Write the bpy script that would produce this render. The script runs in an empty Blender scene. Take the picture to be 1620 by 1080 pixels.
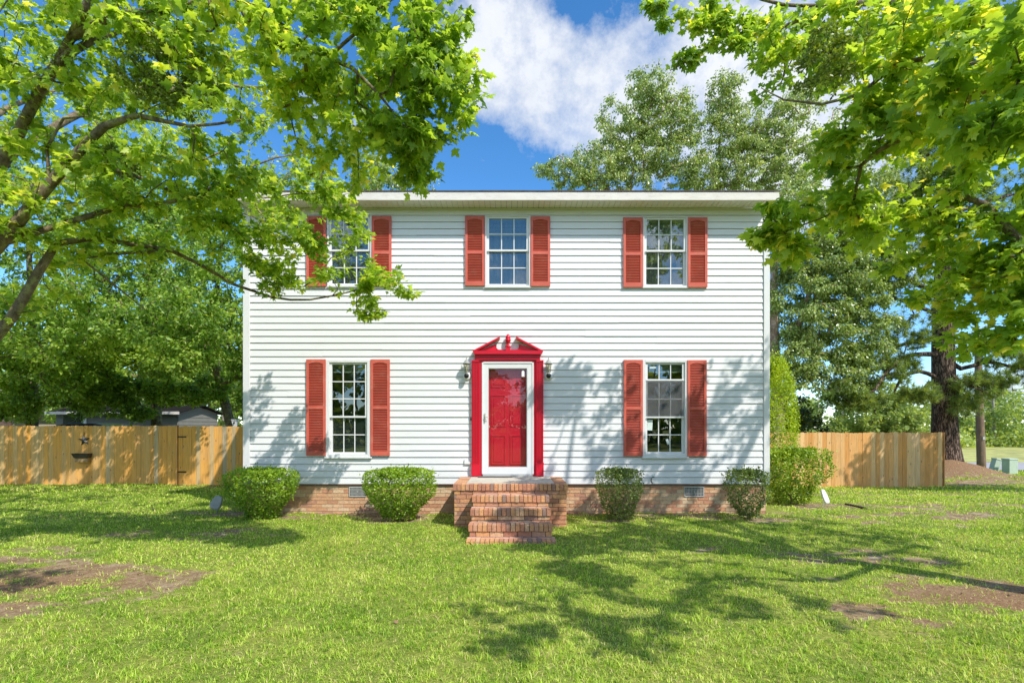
import bpy, math, random
import numpy as np
from mathutils import Vector, Matrix
R = random.Random(11)
G = np.random.default_rng(5)
SC = bpy.context.scene
COL = SC.collection
CAM = (0.0, -10.0, 1.63); FP = 840.0
def P(px, py, d):            # photo pixel + real distance -> real place
    return (CAM[0] + (px-810)/FP*d, CAM[1]+d, CAM[2] + (674-py)/FP*d)
def FX(px): return (px-810)/84.0
def FZ(py): return 1.63 + (674-py)/84.0
SUN = Vector((0.96, -1.0, 1.55)).normalized()

# ------------------------------------------------------------ noise in numpy
def _h(ix, iy, s):
    v = np.sin(ix*127.1 + iy*311.7 + s*74.7)*43758.5453
    return v - np.floor(v)
def vnoise(x, y, s=0):
    x = np.asarray(x, float); y = np.asarray(y, float)
    ix = np.floor(x); iy = np.floor(y); fx = x-ix; fy = y-iy
    fx = fx*fx*(3-2*fx); fy = fy*fy*(3-2*fy)
    a = _h(ix, iy, s); b = _h(ix+1, iy, s); c = _h(ix, iy+1, s); d = _h(ix+1, iy+1, s)
    return (a*(1-fx)+b*fx)*(1-fy) + (c*(1-fx)+d*fx)*fy
def fbm(x, y, s=0, o=4):
    t = 0; a = .5; n = 0
    for k in range(o):
        t = t + a*vnoise(x*2**k, y*2**k, s+k); n += a; a *= .55
    return t/n
def sstep(a, b, x):
    t = np.clip((x-a)/(b-a), 0, 1); return t*t*(3-2*t)

# ------------------------------------------------------------ terrain
def height(x, y):
    x = np.asarray(x, float); y = np.asarray(y, float)
    side = sstep(-3, 5, x)
    z = -(0.19 + .09*side)*sstep(0.5, 6.6, y) - (.29-.09*side)*sstep(7.5, 13.5, y)
    z = z + 0.75*np.exp(-(((x-16.8)/1.55)**2 + ((y-10.6)/1.9)**2))
    near = np.exp(-((x/6.0)**4)) * np.exp(-((y/3.2)**4))
    z = z + (fbm(x*.5, y*.5, 3)-.5)*.10*(1-near)*(1-sstep(12, 14, y))
    return z
def hz(x, y): return float(height(x, y))

# dirt: real bare patches of the lawn   (cx, cy, rx, ry, strength)
DIRT = [(-5.4,-4.5,1.7,.75,1.35),(-5.2,-5.4,1.3,.5,.85),(-4.0,-4.6,.9,.28,.8),(-4.3,-5.3,.9,.22,.4),(-5.2,-2.0,.95,.35,.95),(-4.2,-1.9,.7,.25,.55),(-6.5,-3.2,1.2,.5,.7),
        (4.5,-5.0,1.5,.62,1.1),(3.3,-4.9,.7,.3,.6),(3.9,-3.1,.75,.22,1.0),(4.4,-3.5,1.1,.25,.85),(7.4,-.3,2.6,.35,.8),(8.6,.7,2.4,.5,.75),
        (9.5,4.0,2.5,.6,.8),(14.8,7.6,2.4,.5,1.2),(17.2,10.2,3.6,2.1,1.5),(20.5,9.6,3.5,.8,.9),(12,2.2,4,.45,.65),(5.9,1.0,1.3,.5,.8),
        (-.35,-6.25,.3,.1,.55),(-1.9,-6.05,.35,.1,.5),(-.7,-4.2,.3,.12,.3),(-11,4.9,2.6,.3,.55),(-8.8,6.3,2,.25,1.0),(-5.2,-.3,.9,.5,.9),
        (-4.4,-.5,.75,.35,1.0),(-1.95,-.6,.8,.35,1.0),(2.0,-.6,.6,.35,.9),(4.3,-.6,.8,.35,.9),(6.3,-1.2,1.0,.2,.5),(2.6,-2.9,.5,.15,.4)]
def dirt(x, y):
    x = np.asarray(x, float); y = np.asarray(y, float)
    wx = x + (fbm(x*1.3, y*1.3, 21)-.5)*1.1; wy = y + (fbm(x*1.3, y*1.3, 31)-.5)*.8
    v = np.zeros_like(wx)
    for cx, cy, rx, ry, s in DIRT:
        q = ((wx-cx)/rx)**2 + ((wy-cy)/ry)**2
        v = np.maximum(v, s*np.exp(-q*.8))
    bed = np.exp(-((y+.05)/.22)**2)*(np.abs(x) < 5.3)
    v = np.maximum(v, bed*.9)
    n = fbm(x*2.3, y*3.4, 7, 5); n2 = fbm(x*9, y*11, 17, 3)
    return np.clip(v*.95 + (n-.56)*2.4*np.clip(v*2+.12, 0, 1) + (n2-.5)*.8*np.clip(v*2+.05, 0, 1), 0, 1)

# ------------------------------------------------------------ mesh helpers
def tag(o, label=None, cat=None, group=None, kind=None):
    if label: o['label'] = label
    if cat: o['category'] = cat
    if group: o['group'] = group
    if kind: o['kind'] = kind
    return o
def empty(name, loc, label, cat, group=None):
    o = bpy.data.objects.new(name, None); COL.objects.link(o); o.location = loc
    o.empty_display_size = .2
    return tag(o, label, cat, group)
def link(name, me, mats, parent=None, local=False):
    o = bpy.data.objects.new(name, me); COL.objects.link(o)
    for m in (mats if isinstance(mats, (list, tuple)) else [mats]): me.materials.append(m)
    if parent is not None:
        o.parent = parent
        if not local:
            off = Vector(parent.location)
            q = parent.parent
            while q is not None: off += Vector(q.location); q = q.parent
            o.location = -off
    return o
class MB:
    """collects shapes, given in world coordinates, into one mesh"""
    def __init__(s): s.v = []; s.f = []; s.m = []; s.r = []; s.sm = []
    def add(s, vs, fs, mat=0, rnd=None, smooth=False):
        b = len(s.v); s.v += [tuple(v) for v in vs]
        rnd = R.random() if rnd is None else rnd
        for f in fs:
            s.f.append(tuple(b+i for i in f)); s.m.append(mat); s.r.append(rnd); s.sm.append(smooth)
        return s
    def box(s, x0, x1, y0, y1, z0, z1, mat=0, rnd=None, rot=None, c=None):
        vs = [Vector((x, y, z)) for x in (x0, x1) for y in (y0, y1) for z in (z0, z1)]
        if rot is not None:
            cc = Vector(c) if c is not None else Vector(((x0+x1)/2, (y0+y1)/2, (z0+z1)/2))
            vs = [cc + rot @ (v-cc) for v in vs]
        return s.add(vs, [(0,1,3,2),(4,6,7,5),(0,4,5,1),(2,3,7,6),(0,2,6,4),(1,5,7,3)], mat, rnd)
    def prism(s, pts, y0, y1, mat=0, rnd=None):      # polygon in x,z extruded along y
        n = len(pts)
        vs = [(x, y0, z) for x, z in pts] + [(x, y1, z) for x, z in pts]
        fs = [tuple(range(n)), tuple(range(2*n-1, n-1, -1))] + [(i, i+n, (i+1) % n+n, (i+1) % n) for i in range(n)]
        return s.add(vs, fs, mat, rnd)
    def lathe(s, c, prof, n=16, mat=0, axis='z', rnd=None, smooth=True):
        vs = []
        for r, h in prof:
            for k in range(n):
                a = 2*math.pi*k/n; u, w = r*math.cos(a), r*math.sin(a)
                vs.append((c[0]+u, c[1]+w, c[2]+h) if axis == 'z' else (c[0]+u, c[1]+h, c[2]+w) if axis == 'y' else (c[0]+h, c[1]+u, c[2]+w))
        m = len(prof)
        fs = [(i*n+k, i*n+(k+1) % n, (i+1)*n+(k+1) % n, (i+1)*n+k) for i in range(m-1) for k in range(n)]
        fs += [tuple(range(n-1, -1, -1)), tuple((m-1)*n+k for k in range(n))]
        return s.add(vs, fs, mat, rnd, smooth)
    def tube(s, pts, rad, n=6, mat=0, rnd=None, smooth=True):
        pts = [Vector(p) for p in pts]; m = len(pts)
        if not isinstance(rad, (list, tuple)): rad = [rad]*m
        vs = []; up = None
        for i, p in enumerate(pts):
            t = (pts[min(i+1, m-1)] - pts[max(i-1, 0)])
            if t.length < 1e-9: t = Vector((0, 0, 1))
            t.normalize()
            if up is None: up = Vector((1, 0, 0)) if abs(t.x) < .8 else Vector((0, 1, 0))
            a = (up - t*up.dot(t)); a = a.normalized() if a.length > 1e-6 else t.orthogonal().normalized()
            b = t.cross(a); up = a
            for k in range(n):
                an = 2*math.pi*k/n; vs.append(p + (a*math.cos(an)+b*math.sin(an))*rad[i])
        fs = [(i*n+k, i*n+(k+1) % n, (i+1)*n+(k+1) % n, (i+1)*n+k) for i in range(m-1) for k in range(n)]
        fs += [tuple(range(n-1, -1, -1)), tuple((m-1)*n+k for k in range(n))]
        return s.add(vs, fs, mat, rnd, smooth)
    def mesh(s, name):
        me = bpy.data.meshes.new(name); me.from_pydata(s.v, [], s.f)
        me.polygons.foreach_set('material_index', s.m)
        me.polygons.foreach_set('use_smooth', s.sm)
        a = me.attributes.new('rnd', 'FLOAT', 'FACE'); a.data.foreach_set('value', s.r)
        me.update(); return me
    def build(s, name, mats, parent=None, bevel=0):
        o = link(name, s.mesh(name), mats, parent)
        if bevel:
            b = o.modifiers.new('bevel', 'BEVEL'); b.width = bevel; b.segments = 2; b.limit_method = 'ANGLE'
        return o
def np_mesh(name, verts, faces, rnd, k):
    """verts (N,3) float, faces (M,k) int, rnd (M,)"""
    me = bpy.data.meshes.new(name); M = len(faces)
    me.vertices.add(len(verts)); me.vertices.foreach_set('co', np.ascontiguousarray(verts, np.float32).ravel())
    me.loops.add(M*k); me.loops.foreach_set('vertex_index', np.ascontiguousarray(faces, np.int32).ravel())
    me.polygons.add(M); me.polygons.foreach_set('loop_start', np.arange(0, M*k, k, dtype=np.int32))
    a = me.attributes.new('rnd', 'FLOAT', 'FACE'); a.data.foreach_set('value', np.ascontiguousarray(rnd, np.float32))
    me.update(calc_edges=True); return me
def nrm(a): return a/np.maximum(np.linalg.norm(a, axis=-1, keepdims=True), 1e-9)
MAPLE_O = [(0,0),(.30,-.04),(.27,.14),(.44,.20),(.60,.44),(.42,.45),(.27,.50),(.17,.58),(.24,.78),(.10,.80),(0,1.05)]
MAPLE_O = MAPLE_O + [(-x, y) for x, y in MAPLE_O[-2:0:-1]]
MAPLE_V = np.array([(0,.36,.0)] + [(x, y, -.28*abs(x) - .22*max(0, y-.3)**2) for x, y in MAPLE_O])
MAPLE_F = np.array([(0, 1+i, 1+(i+1) % len(MAPLE_O)) for i in range(len(MAPLE_O))])
OVAL_V = np.array([(0,0,0),(.30,.35,-.09),(.22,.72,-.08),(0,1,-.12),(-.22,.72,-.08),(-.30,.35,-.09),(0,.5,.02)])
OVAL_F = np.array([(6,0,1),(6,1,2),(6,2,3),(6,3,4),(6,4,5),(6,5,0)])
DIA_V = np.array([(0,0,0),(.34,.45,-.1),(0,1,-.05),(-.34,.45,-.1)])
DIA_F = np.array([(0,1,2),(0,2,3)])
def leaves_mesh(name, pos, tip, nor, size, tv, tf, rnd):
    N = len(pos); tip = nrm(tip); nor = nor - tip*np.sum(nor*tip, 1, keepdims=True); nor = nrm(nor)
    side = np.cross(tip, nor); size = size[:, None, None]
    v = pos[:, None, :] + size*(tv[None, :, 0:1]*side[:, None, :] + tv[None, :, 1:2]*tip[:, None, :] + tv[None, :, 2:3]*nor[:, None, :])
    f = (np.arange(N)*len(tv))[:, None, None] + tf[None]
    return np_mesh(name, v.reshape(-1, 3), f.reshape(-1, 3), np.repeat(rnd, len(tf)), 3)

# ------------------------------------------------------------ materials
def nt_new(name):
    m = bpy.data.materials.new(name); m.use_nodes = True
    nt = m.node_tree; nt.nodes.clear(); return m, nt
def nd(nt, t, **k):
    n = nt.nodes.new(t)
    for a, b in k.items(): setattr(n, a, b)
    return n
def ramp(nt, stops, interp='LINEAR'):
    n = nt.nodes.new('ShaderNodeValToRGB'); e = n.color_ramp.elements; n.color_ramp.interpolation = interp
    while len(e) < len(stops): e.new(.5)
    for i, (p, c) in enumerate(stops): e[i].position = p; e[i].color = tuple(c)+(1,)
    return n
def lk(nt, a, b): nt.links.new(a, b)
def math_(nt, op, a=None, b=None, va=None, vb=None, clamp=False):
    n = nd(nt, 'ShaderNodeMath', operation=op, use_clamp=clamp)
    if a is not None: lk(nt, a, n.inputs[0])
    if b is not None: lk(nt, b, n.inputs[1])
    if va is not None: n.inputs[0].default_value = va
    if vb is not None: n.inputs[1].default_value = vb
    return n.outputs[0]
def mixc(nt, f, a, b, bt='MIX'):
    n = nd(nt, 'ShaderNodeMix', data_type='RGBA', blend_type=bt)
    if isinstance(f, float): n.inputs[0].default_value = f
    else: lk(nt, f, n.inputs[0])
    for i, c in ((6, a), (7, b)):
        if isinstance(c, tuple): n.inputs[i].default_value = c+(1,) if len(c) == 3 else c
        else: lk(nt, c, n.inputs[i])
    return n.outputs[2]
def objco(nt, scale=(1,1,1)):
    t = nd(nt, 'ShaderNodeTexCoord'); m = nd(nt, 'ShaderNodeMapping'); m.inputs['Scale'].default_value = scale
    g = nd(nt, 'ShaderNodeNewGeometry')
    lk(nt, g.outputs['Position'], m.inputs['Vector']); return m.outputs[0]
def noise(nt, vec, scale, detail=4, rough=.55):
    n = nd(nt, 'ShaderNodeTexNoise'); n.inputs['Scale'].default_value = scale; n.inputs['Detail'].default_value = detail
    n.inputs['Roughness'].default_value = rough
    if vec is not None: lk(nt, vec, n.inputs['Vector'])
    return n
def finish(nt, col, rough=.6, bump=None, bs=.3, bd=.01, metal=0, spec=.5, coat=0):
    p = nd(nt, 'ShaderNodeBsdfPrincipled'); o = nd(nt, 'ShaderNodeOutputMaterial')
    if isinstance(col, tuple): p.inputs['Base Color'].default_value = col+(1,)
    else: lk(nt, col, p.inputs['Base Color'])
    if isinstance(rough, (int, float)): p.inputs['Roughness'].default_value = rough
    else: lk(nt, rough, p.inputs['Roughness'])
    p.inputs['Metallic'].default_value = metal
    p.inputs['Specular IOR Level'].default_value = spec
    p.inputs['Coat Weight'].default_value = coat
    if bump is not None:
        b = nd(nt, 'ShaderNodeBump'); b.inputs['Strength'].default_value = bs; b.inputs['Distance'].default_value = bd
        lk(nt, bump, b.inputs['Height']); lk(nt, b.outputs[0], p.inputs['Normal'])
    lk(nt, p.outputs[0], o.inputs[0]); return p
def paint(name, c, rough=.5, var=.12, scale=3.0, spec=.4, bs=.08, streak=(1,1,1), dirtc=None, amt=.25):
    m, nt = nt_new(name); v = objco(nt, streak); n = noise(nt, v, scale, 6, .6)
    dark = tuple(x*(1-var) for x in c); lite = tuple(min(1, x*(1+var*.4)) for x in c)
    r = ramp(nt, [(.3, dark), (.7, lite)]); lk(nt, n.outputs[0], r.inputs[0]); col = r.outputs[0]
    if dirtc:
        n2 = noise(nt, v, scale*2.7, 8, .7); r2 = ramp(nt, [(.52, (0,0,0)), (.75, (amt,)*3)]); lk(nt, n2.outputs[0], r2.inputs[0])
        col = mixc(nt, r2.outputs[0], col, dirtc)
    n3 = noise(nt, objco(nt), 60, 3)
    finish(nt, col, rough, n3.outputs[0], bs, .004, spec=spec); return m
def attr(nt, name='rnd'):
    a = nd(nt, 'ShaderNodeAttribute'); a.attribute_name = name; return a.outputs['Fac']
def leafmat(name, stops, trans=.35, tcol=None, rough=.42, spec=.45, tb=1.5):
    m, nt = nt_new(name); r = ramp(nt, stops); lk(nt, attr(nt), r.inputs[0])
    p = nd(nt, 'ShaderNodeBsdfPrincipled'); lk(nt, r.outputs[0], p.inputs['Base Color'])
    p.inputs['Roughness'].default_value = rough; p.inputs['Specular IOR Level'].default_value = spec
    t = nd(nt, 'ShaderNodeBsdfTranslucent'); tc = mixc(nt, 1.0, r.outputs[0], tcol or (1.5*tb/1.5, 1.35*tb/1.5, .5), 'MULTIPLY')
    lk(nt, tc, t.inputs['Color'])
    x = nd(nt, 'ShaderNodeMixShader'); x.inputs[0].default_value = trans
    lk(nt, p.outputs[0], x.inputs[1]); lk(nt, t.outputs[0], x.inputs[2])
    o = nd(nt, 'ShaderNodeOutputMaterial'); lk(nt, x.outputs[0], o.inputs[0]); return m
M = {}
M['siding'] = paint('siding_vinyl', (.72,.715,.71), .45, .035, 1.3, streak=(.5,.5,3), dirtc=(.58,.56,.50), amt=.32)
M['trim'] = paint('white_trim', (.72,.715,.71), .4, .05, 4, dirtc=(.55,.5,.44), amt=.12)
M['fascia'] = paint('fascia_paint', (.70,.65,.59), .6, .10, 2.5, streak=(1,1,4), dirtc=(.42,.33,.25), amt=.5)
M['soffit'] = paint('soffit_vinyl', (.70,.68,.60), .5, .04, 2)
M['shutter'] = paint('shutter_red', (.60,.115,.075), .55, .16, 2.2, dirtc=(.66,.27,.20), amt=.5)
M['redgloss'] = paint('door_red', (.62,.010,.035), .3, .06, 2, spec=.5)
M['redtrim'] = paint('surround_red', (.60,.009,.030), .35, .08, 3, dirtc=(.35,.01,.02), amt=.35)
M['black'] = paint('black_metal', (.015,.015,.016), .35, .2, 6)
M['metal'] = paint('aluminium', (.45,.45,.44), .35, .1, 6)
M['brass'] = paint('handle_nickel', (.5,.47,.4), .3, .1, 9)
M['interior'] = paint('interior_wall', (.32,.31,.29), .9, .06, 2)
M['floorin'] = paint('interior_floor', (.12,.08,.05), .6, .2, 2)
M['blind'] = paint('blind_vinyl', (.66,.70,.62), .6, .04, 3)
M['curtain'] = paint('curtain_cloth', (.42,.43,.44), .9, .08, 3)
M['greenbox'] = paint('green_plastic', (.48,.58,.46), .5, .1, 5, dirtc=(.25,.27,.2), amt=.4)
M['whiteplastic'] = paint('white_plastic', (.80,.80,.80), .4, .04, 5)
M['greyplastic'] = paint('grey_plastic', (.33,.34,.31), .5, .2, 9)
M['bronze'] = paint('dark_planter', (.04,.035,.03), .5, .3, 8, dirtc=(.2,.13,.07), amt=.4)
M['tan'] = paint('planter_tan', (.34,.22,.10), .7, .2, 8)
M['mat'] = paint('mat_fibre', (.12,.11,.10), .95, .3, 20)
M['paper'] = paint('sticker_paper', (.62,.70,.66), .8, .05, 10)
M['shingle'] = paint('roof_shingle', (.10,.075,.06), .9, .35, 14, bs=.5)
M['shedwall'] = paint('shed_siding', (.20,.195,.17), .7, .1, 4)
M['carpaint'] = paint('dark_car_paint', (.02,.022,.025), .2, .1, 2, spec=.6)
M['tyre'] = paint('tyre_rubber', (.02,.02,.02), .9, .2, 9)
M['lampglass'] = None
def glass(name, tint=(1,1,1), refl=1.0, rough=0.0, base=.075):
    m, nt = nt_new(name); t = nd(nt, 'ShaderNodeBsdfTransparent'); t.inputs[0].default_value = tint+(1,)
    g = nd(nt, 'ShaderNodeBsdfGlossy'); g.inputs['Roughness'].default_value = rough
    lw = nd(nt, 'ShaderNodeLayerWeight'); lw.inputs[0].default_value = .5; fq = math_(nt, 'POWER', lw.outputs['Facing'], vb=5.0)
    n = noise(nt, objco(nt), 2.2, 2); b = nd(nt, 'ShaderNodeBump'); b.inputs['Strength'].default_value = .05; b.inputs['Distance'].default_value = .02
    lk(nt, n.outputs[0], b.inputs['Height']); lk(nt, b.outputs[0], g.inputs['Normal'])
    x = nd(nt, 'ShaderNodeMixShader'); o = nd(nt, 'ShaderNodeOutputMaterial')
    lk(nt, math_(nt, 'MULTIPLY', math_(nt, 'ADD', math_(nt, 'MULTIPLY', fq, vb=.9), vb=base), vb=refl, clamp=True), x.inputs[0]); lk(nt, t.outputs[0], x.inputs[1]); lk(nt, g.outputs[0], x.inputs[2])
    lk(nt, x.outputs[0], o.inputs[0]); return m
M['glass'] = glass('window_glass', (.75,.80,.78), 1.6)
M['stormglass'] = glass('storm_glass', (.95,.95,.95), 1.0, base=.028)
M['lampglass'] = glass('lamp_glass', (.85,.84,.72), 1.5)
M['darkglass'] = paint('car_glass', (.02,.025,.03), .08, .1, 2, spec=.8)
def screenmat():
    m, nt = nt_new('screen_mesh'); t = nd(nt, 'ShaderNodeBsdfTransparent'); d = nd(nt, 'ShaderNodeBsdfDiffuse'); d.inputs[0].default_value = (.17,.17,.175,1)
    n = noise(nt, objco(nt), 5, 4); r = ramp(nt, [(.3, (.26,)*3), (.7, (.46,)*3)]); lk(nt, n.outputs[0], r.inputs[0])
    x = nd(nt, 'ShaderNodeMixShader'); o = nd(nt, 'ShaderNodeOutputMaterial')
    lk(nt, r.outputs[0], x.inputs[0]); lk(nt, t.outputs[0], x.inputs[1]); lk(nt, d.outputs[0], x.inputs[2]); lk(nt, x.outputs[0], o.inputs[0]); return m
M['screen'] = screenmat()
def brickmat(name, stops, stain=.35):
    m, nt = nt_new(name); r = ramp(nt, stops, 'CONSTANT'); lk(nt, attr(nt), r.inputs[0])
    v = objco(nt); n = noise(nt, v, 35, 6, .7); r2 = ramp(nt, [(.3, (.70,)*3), (.7, (1.18,)*3)]); lk(nt, n.outputs[0], r2.inputs[0])
    c = mixc(nt, 1.0, r.outputs[0], r2.outputs[0], 'MULTIPLY')
    n3 = noise(nt, v, 2.6, 6, .7); r3 = ramp(nt, [(.5, (0,0,0)), (.72, (stain,)*3)]); lk(nt, n3.outputs[0], r3.inputs[0])
    c = mixc(nt, r3.outputs[0], c, (.10,.08,.07))
    finish(nt, c, .85, n.outputs[0], .6, .006, spec=.2); return m
M['brick'] = brickmat('wall_brick', [(0,(.62,.34,.19)),(.18,(.68,.43,.26)),(.36,(.54,.27,.16)),(.5,(.68,.47,.29)),(.66,(.62,.38,.22)),(.82,(.50,.26,.17)),(.92,(.70,.51,.33))], .2)
M['stepbrick'] = brickmat('step_brick', [(0,(.54,.25,.14)),(.2,(.64,.33,.15)),(.36,(.46,.21,.13)),(.5,(.60,.30,.15)),(.66,(.36,.20,.14)),(.72,(.55,.29,.18)),(.84,(.62,.38,.22)),(.97,(.32,.20,.15))], .38)
M['stepbrick2'] = brickmat('tread_brick', [(0,(.62,.38,.29)),(.3,(.56,.32,.24)),(.6,(.66,.42,.33)),(.85,(.46,.31,.25))], .5)
M['mortar'] = paint('mortar', (.52,.43,.33), .95, .2, 20, dirtc=(.15,.12,.1), amt=.5, bs=.5)
M['mortardark'] = paint('step_mortar', (.12,.08,.06), .95, .3, 20, dirtc=(.05,.04,.03), amt=.6, bs=.5)
M['slab'] = paint('landing_slab', (.52,.49,.40), .9, .2, 5, dirtc=(.30,.22,.16), amt=.7, bs=.4)
def woodmat(name, stops, grain=.5):
    m, nt = nt_new(name); r = ramp(nt, stops); lk(nt, attr(nt), r.inputs[0])
    a = attr(nt); g = nd(nt, 'ShaderNodeNewGeometry'); cx = nd(nt, 'ShaderNodeCombineXYZ'); lk(nt, math_(nt, 'MULTIPLY', a, vb=37.0), cx.inputs[2])
    va = nd(nt, 'ShaderNodeVectorMath', operation='ADD'); lk(nt, g.outputs['Position'], va.inputs[0]); lk(nt, cx.outputs[0], va.inputs[1])
    mp = nd(nt, 'ShaderNodeMapping'); mp.inputs['Scale'].default_value = (16,16,1.3); lk(nt, va.outputs[0], mp.inputs['Vector'])
    n = noise(nt, mp.outputs[0], 1.6, 6, .65); r2 = ramp(nt, [(.32, (1-grain*.5,)*3), (.5, (1,)*3), (.7, (1.12,1.08,1.0))]); lk(nt, n.outputs[0], r2.inputs[0])
    c = mixc(nt, 1.0, r.outputs[0], r2.outputs[0], 'MULTIPLY')
    mp2 = nd(nt, 'ShaderNodeMapping'); mp2.inputs['Scale'].default_value = (7,7,2.6); lk(nt, va.outputs[0], mp2.inputs['Vector'])
    vo = nd(nt, 'ShaderNodeTexVoronoi'); vo.inputs['Scale'].default_value = 1.0; lk(nt, mp2.outputs[0], vo.inputs['Vector'])
    r3 = ramp(nt, [(.06, (1,)*3), (.13, (0,)*3)]); lk(nt, vo.outputs['Distance'], r3.inputs[0])
    c = mixc(nt, math_(nt, 'MULTIPLY', r3.outputs[0], vb=.75), c, (.20,.085,.03))
    # ring of grain round the knots
    r4 = ramp(nt, [(.13, (0,)*3), (.17, (.5,)*3), (.24, (0,)*3)]); lk(nt, vo.outputs['Distance'], r4.inputs[0])
    c = mixc(nt, r4.outputs[0], c, (.62,.40,.20))
    n4 = noise(nt, g.outputs['Position'], 1.4, 4); r5 = ramp(nt, [(.45, (0,)*3), (.75, (.16,)*3)]); lk(nt, n4.outputs[0], r5.inputs[0])
    c = mixc(nt, r5.outputs[0], c, (.46,.36,.25))
    finish(nt, c, .8, n.outputs[0], .3, .004, spec=.2); return m
M['fence'] = woodmat('cedar_boards', [(0,(.50,.23,.07)),(.25,(.74,.40,.15)),(.5,(.58,.27,.075)),(.75,(.74,.46,.20)),(1,(.68,.45,.23))])
M['fence2'] = woodmat('weathered_boards', [(0,(.74,.35,.07)),(.3,(.80,.42,.11)),(.6,(.66,.33,.08)),(.8,(.66,.43,.18)),(1,(.46,.38,.25))])
M['pole'] = woodmat('pole_wood', [(0,(.19,.13,.09)),(1,(.22,.15,.10))], .9)
def barkmat(name, c1, c2, sc=6, stretch=(1,1,.3), lich=None, bs=.8, bd=.03, vor=False):
    m, nt = nt_new(name); v = objco(nt, stretch); n = noise(nt, v, sc, 8, .7)
    h = n.outputs[0]
    if vor:
        vo = nd(nt, 'ShaderNodeTexVoronoi'); vo.feature = 'DISTANCE_TO_EDGE'; vo.inputs['Scale'].default_value = sc*1.6
        nv = noise(nt, v, sc*2, 3); mv = nd(nt, 'ShaderNodeVectorMath', operation='MULTIPLY_ADD'); lk(nt, nv.outputs['Color'], mv.inputs[0]); mv.inputs[1].default_value = (.28,)*3; lk(nt, v, mv.inputs[2])
        lk(nt, mv.outputs[0], vo.inputs['Vector']); rr = ramp(nt, [(0, (.1,)*3), (.22, (1,)*3)]); lk(nt, vo.outputs['Distance'], rr.inputs[0])
        h = math_(nt, 'MULTIPLY', rr.outputs[0], n.outputs[0])
    r = ramp(nt, [(.12 if vor else .35, c1), (.62, c2)]); lk(nt, h, r.inputs[0]); c = r.outputs[0]
    if lich:
        n2 = noise(nt, objco(nt), 9, 5, .7); r2 = ramp(nt, [(.52, (0,)*3), (.6, (.8,)*3)]); lk(nt, n2.outputs[0], r2.inputs[0]); c = mixc(nt, r2.outputs[0], c, lich)
    finish(nt, c, .9, h, bs, bd, spec=.15); return m
M['maplebark'] = barkmat('maple_bark', (.07,.05,.035), (.24,.19,.12), 16, (1,1,.5), (.26,.27,.10), .9, .015)
M['twig'] = barkmat('twig_bark', (.06,.05,.03), (.14,.12,.07), 20, (1,1,.6), (.20,.20,.10), .3, .004)
M['pinebark'] = barkmat('pine_bark', (.03,.02,.014), (.28,.20,.15), 7, (1,1,.16), None, 1.0, .06, True)
M['birchbark'] = barkmat('river_birch_bark', (.16,.08,.05), (.52,.38,.28), 7, (1,1,.5), (.55,.48,.4), .8, .02)
M['farbark'] = barkmat('far_bark', (.22,.19,.16), (.48,.44,.38), 3, (1,1,.3))
# leaves  (base colours)
M['lf_maple'] = leafmat('maple_leaves', [(0,(.11,.22,.03)),(.35,(.24,.39,.05)),(.7,(.38,.53,.06)),(.9,(.52,.62,.09)),(1,(.62,.62,.13))], .58, tcol=(1.8,1.6,.75))
M['lf_maple2'] = leafmat('maple_leaves_deep', [(0,(.10,.20,.03)),(.35,(.22,.38,.05)),(.7,(.36,.52,.06)),(.92,(.50,.61,.08)),(1,(.68,.65,.11))], .58, tcol=(1.85,1.6,.75))
M['lf_dense'] = leafmat('broad_leaves', [(0,(.08,.16,.03)),(.5,(.27,.43,.06)),(1,(.54,.64,.13))], .48, tcol=(1.7,1.55,.7))
M['lf_birch'] = leafmat('birch_leaves', [(0,(.12,.19,.05)),(.5,(.29,.40,.10)),(1,(.54,.61,.26))], .42, rough=.32, spec=.7, tcol=(1.6,1.45,.8))
M['lf_mist'] = leafmat('mistletoe_leaves', [(0,(.09,.15,.02)),(1,(.30,.40,.06))], .35)
M['lf_dark'] = leafmat('dark_leaves', [(0,(.04,.07,.02)),(1,(.12,.18,.04))], .3)
M['lf_shrub'] = leafmat('shrub_leaves', [(0,(.07,.14,.012)),(.6,(.22,.37,.02)),(1,(.42,.56,.04))], .35)
M['lf_shrubdull'] = leafmat('dull_shrub_leaves', [(0,(.08,.12,.03)),(.6,(.18,.26,.05)),(1,(.32,.38,.09))], .3)
M['lf_holly'] = leafmat('bright_shrub_leaves', [(0,(.13,.22,.01)),(.6,(.34,.48,.015)),(1,(.52,.60,.03))], .4)
M['lf_holly2'] = leafmat('glossy_shrub_leaves', [(0,(.06,.12,.01)),(.5,(.20,.33,.015)),(1,(.44,.54,.03))], .32)
M['lf_far'] = leafmat('far_leaves', [(0,(.16,.25,.08)),(.5,(.32,.43,.13)),(1,(.50,.58,.2))], .45)
M['needle'] = leafmat('pine_needles', [(0,(.07,.12,.03)),(.5,(.19,.29,.06)),(1,(.44,.52,.12))], .4)
M['grass'] = leafmat('grass_blades', [(0,(.16,.31,.02)),(.3,(.38,.58,.05)),(.62,(.62,.78,.11)),(.9,(.80,.84,.25)),(1,(.74,.58,.32))], .42, rough=.5, spec=.3, tb=1.3)
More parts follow.
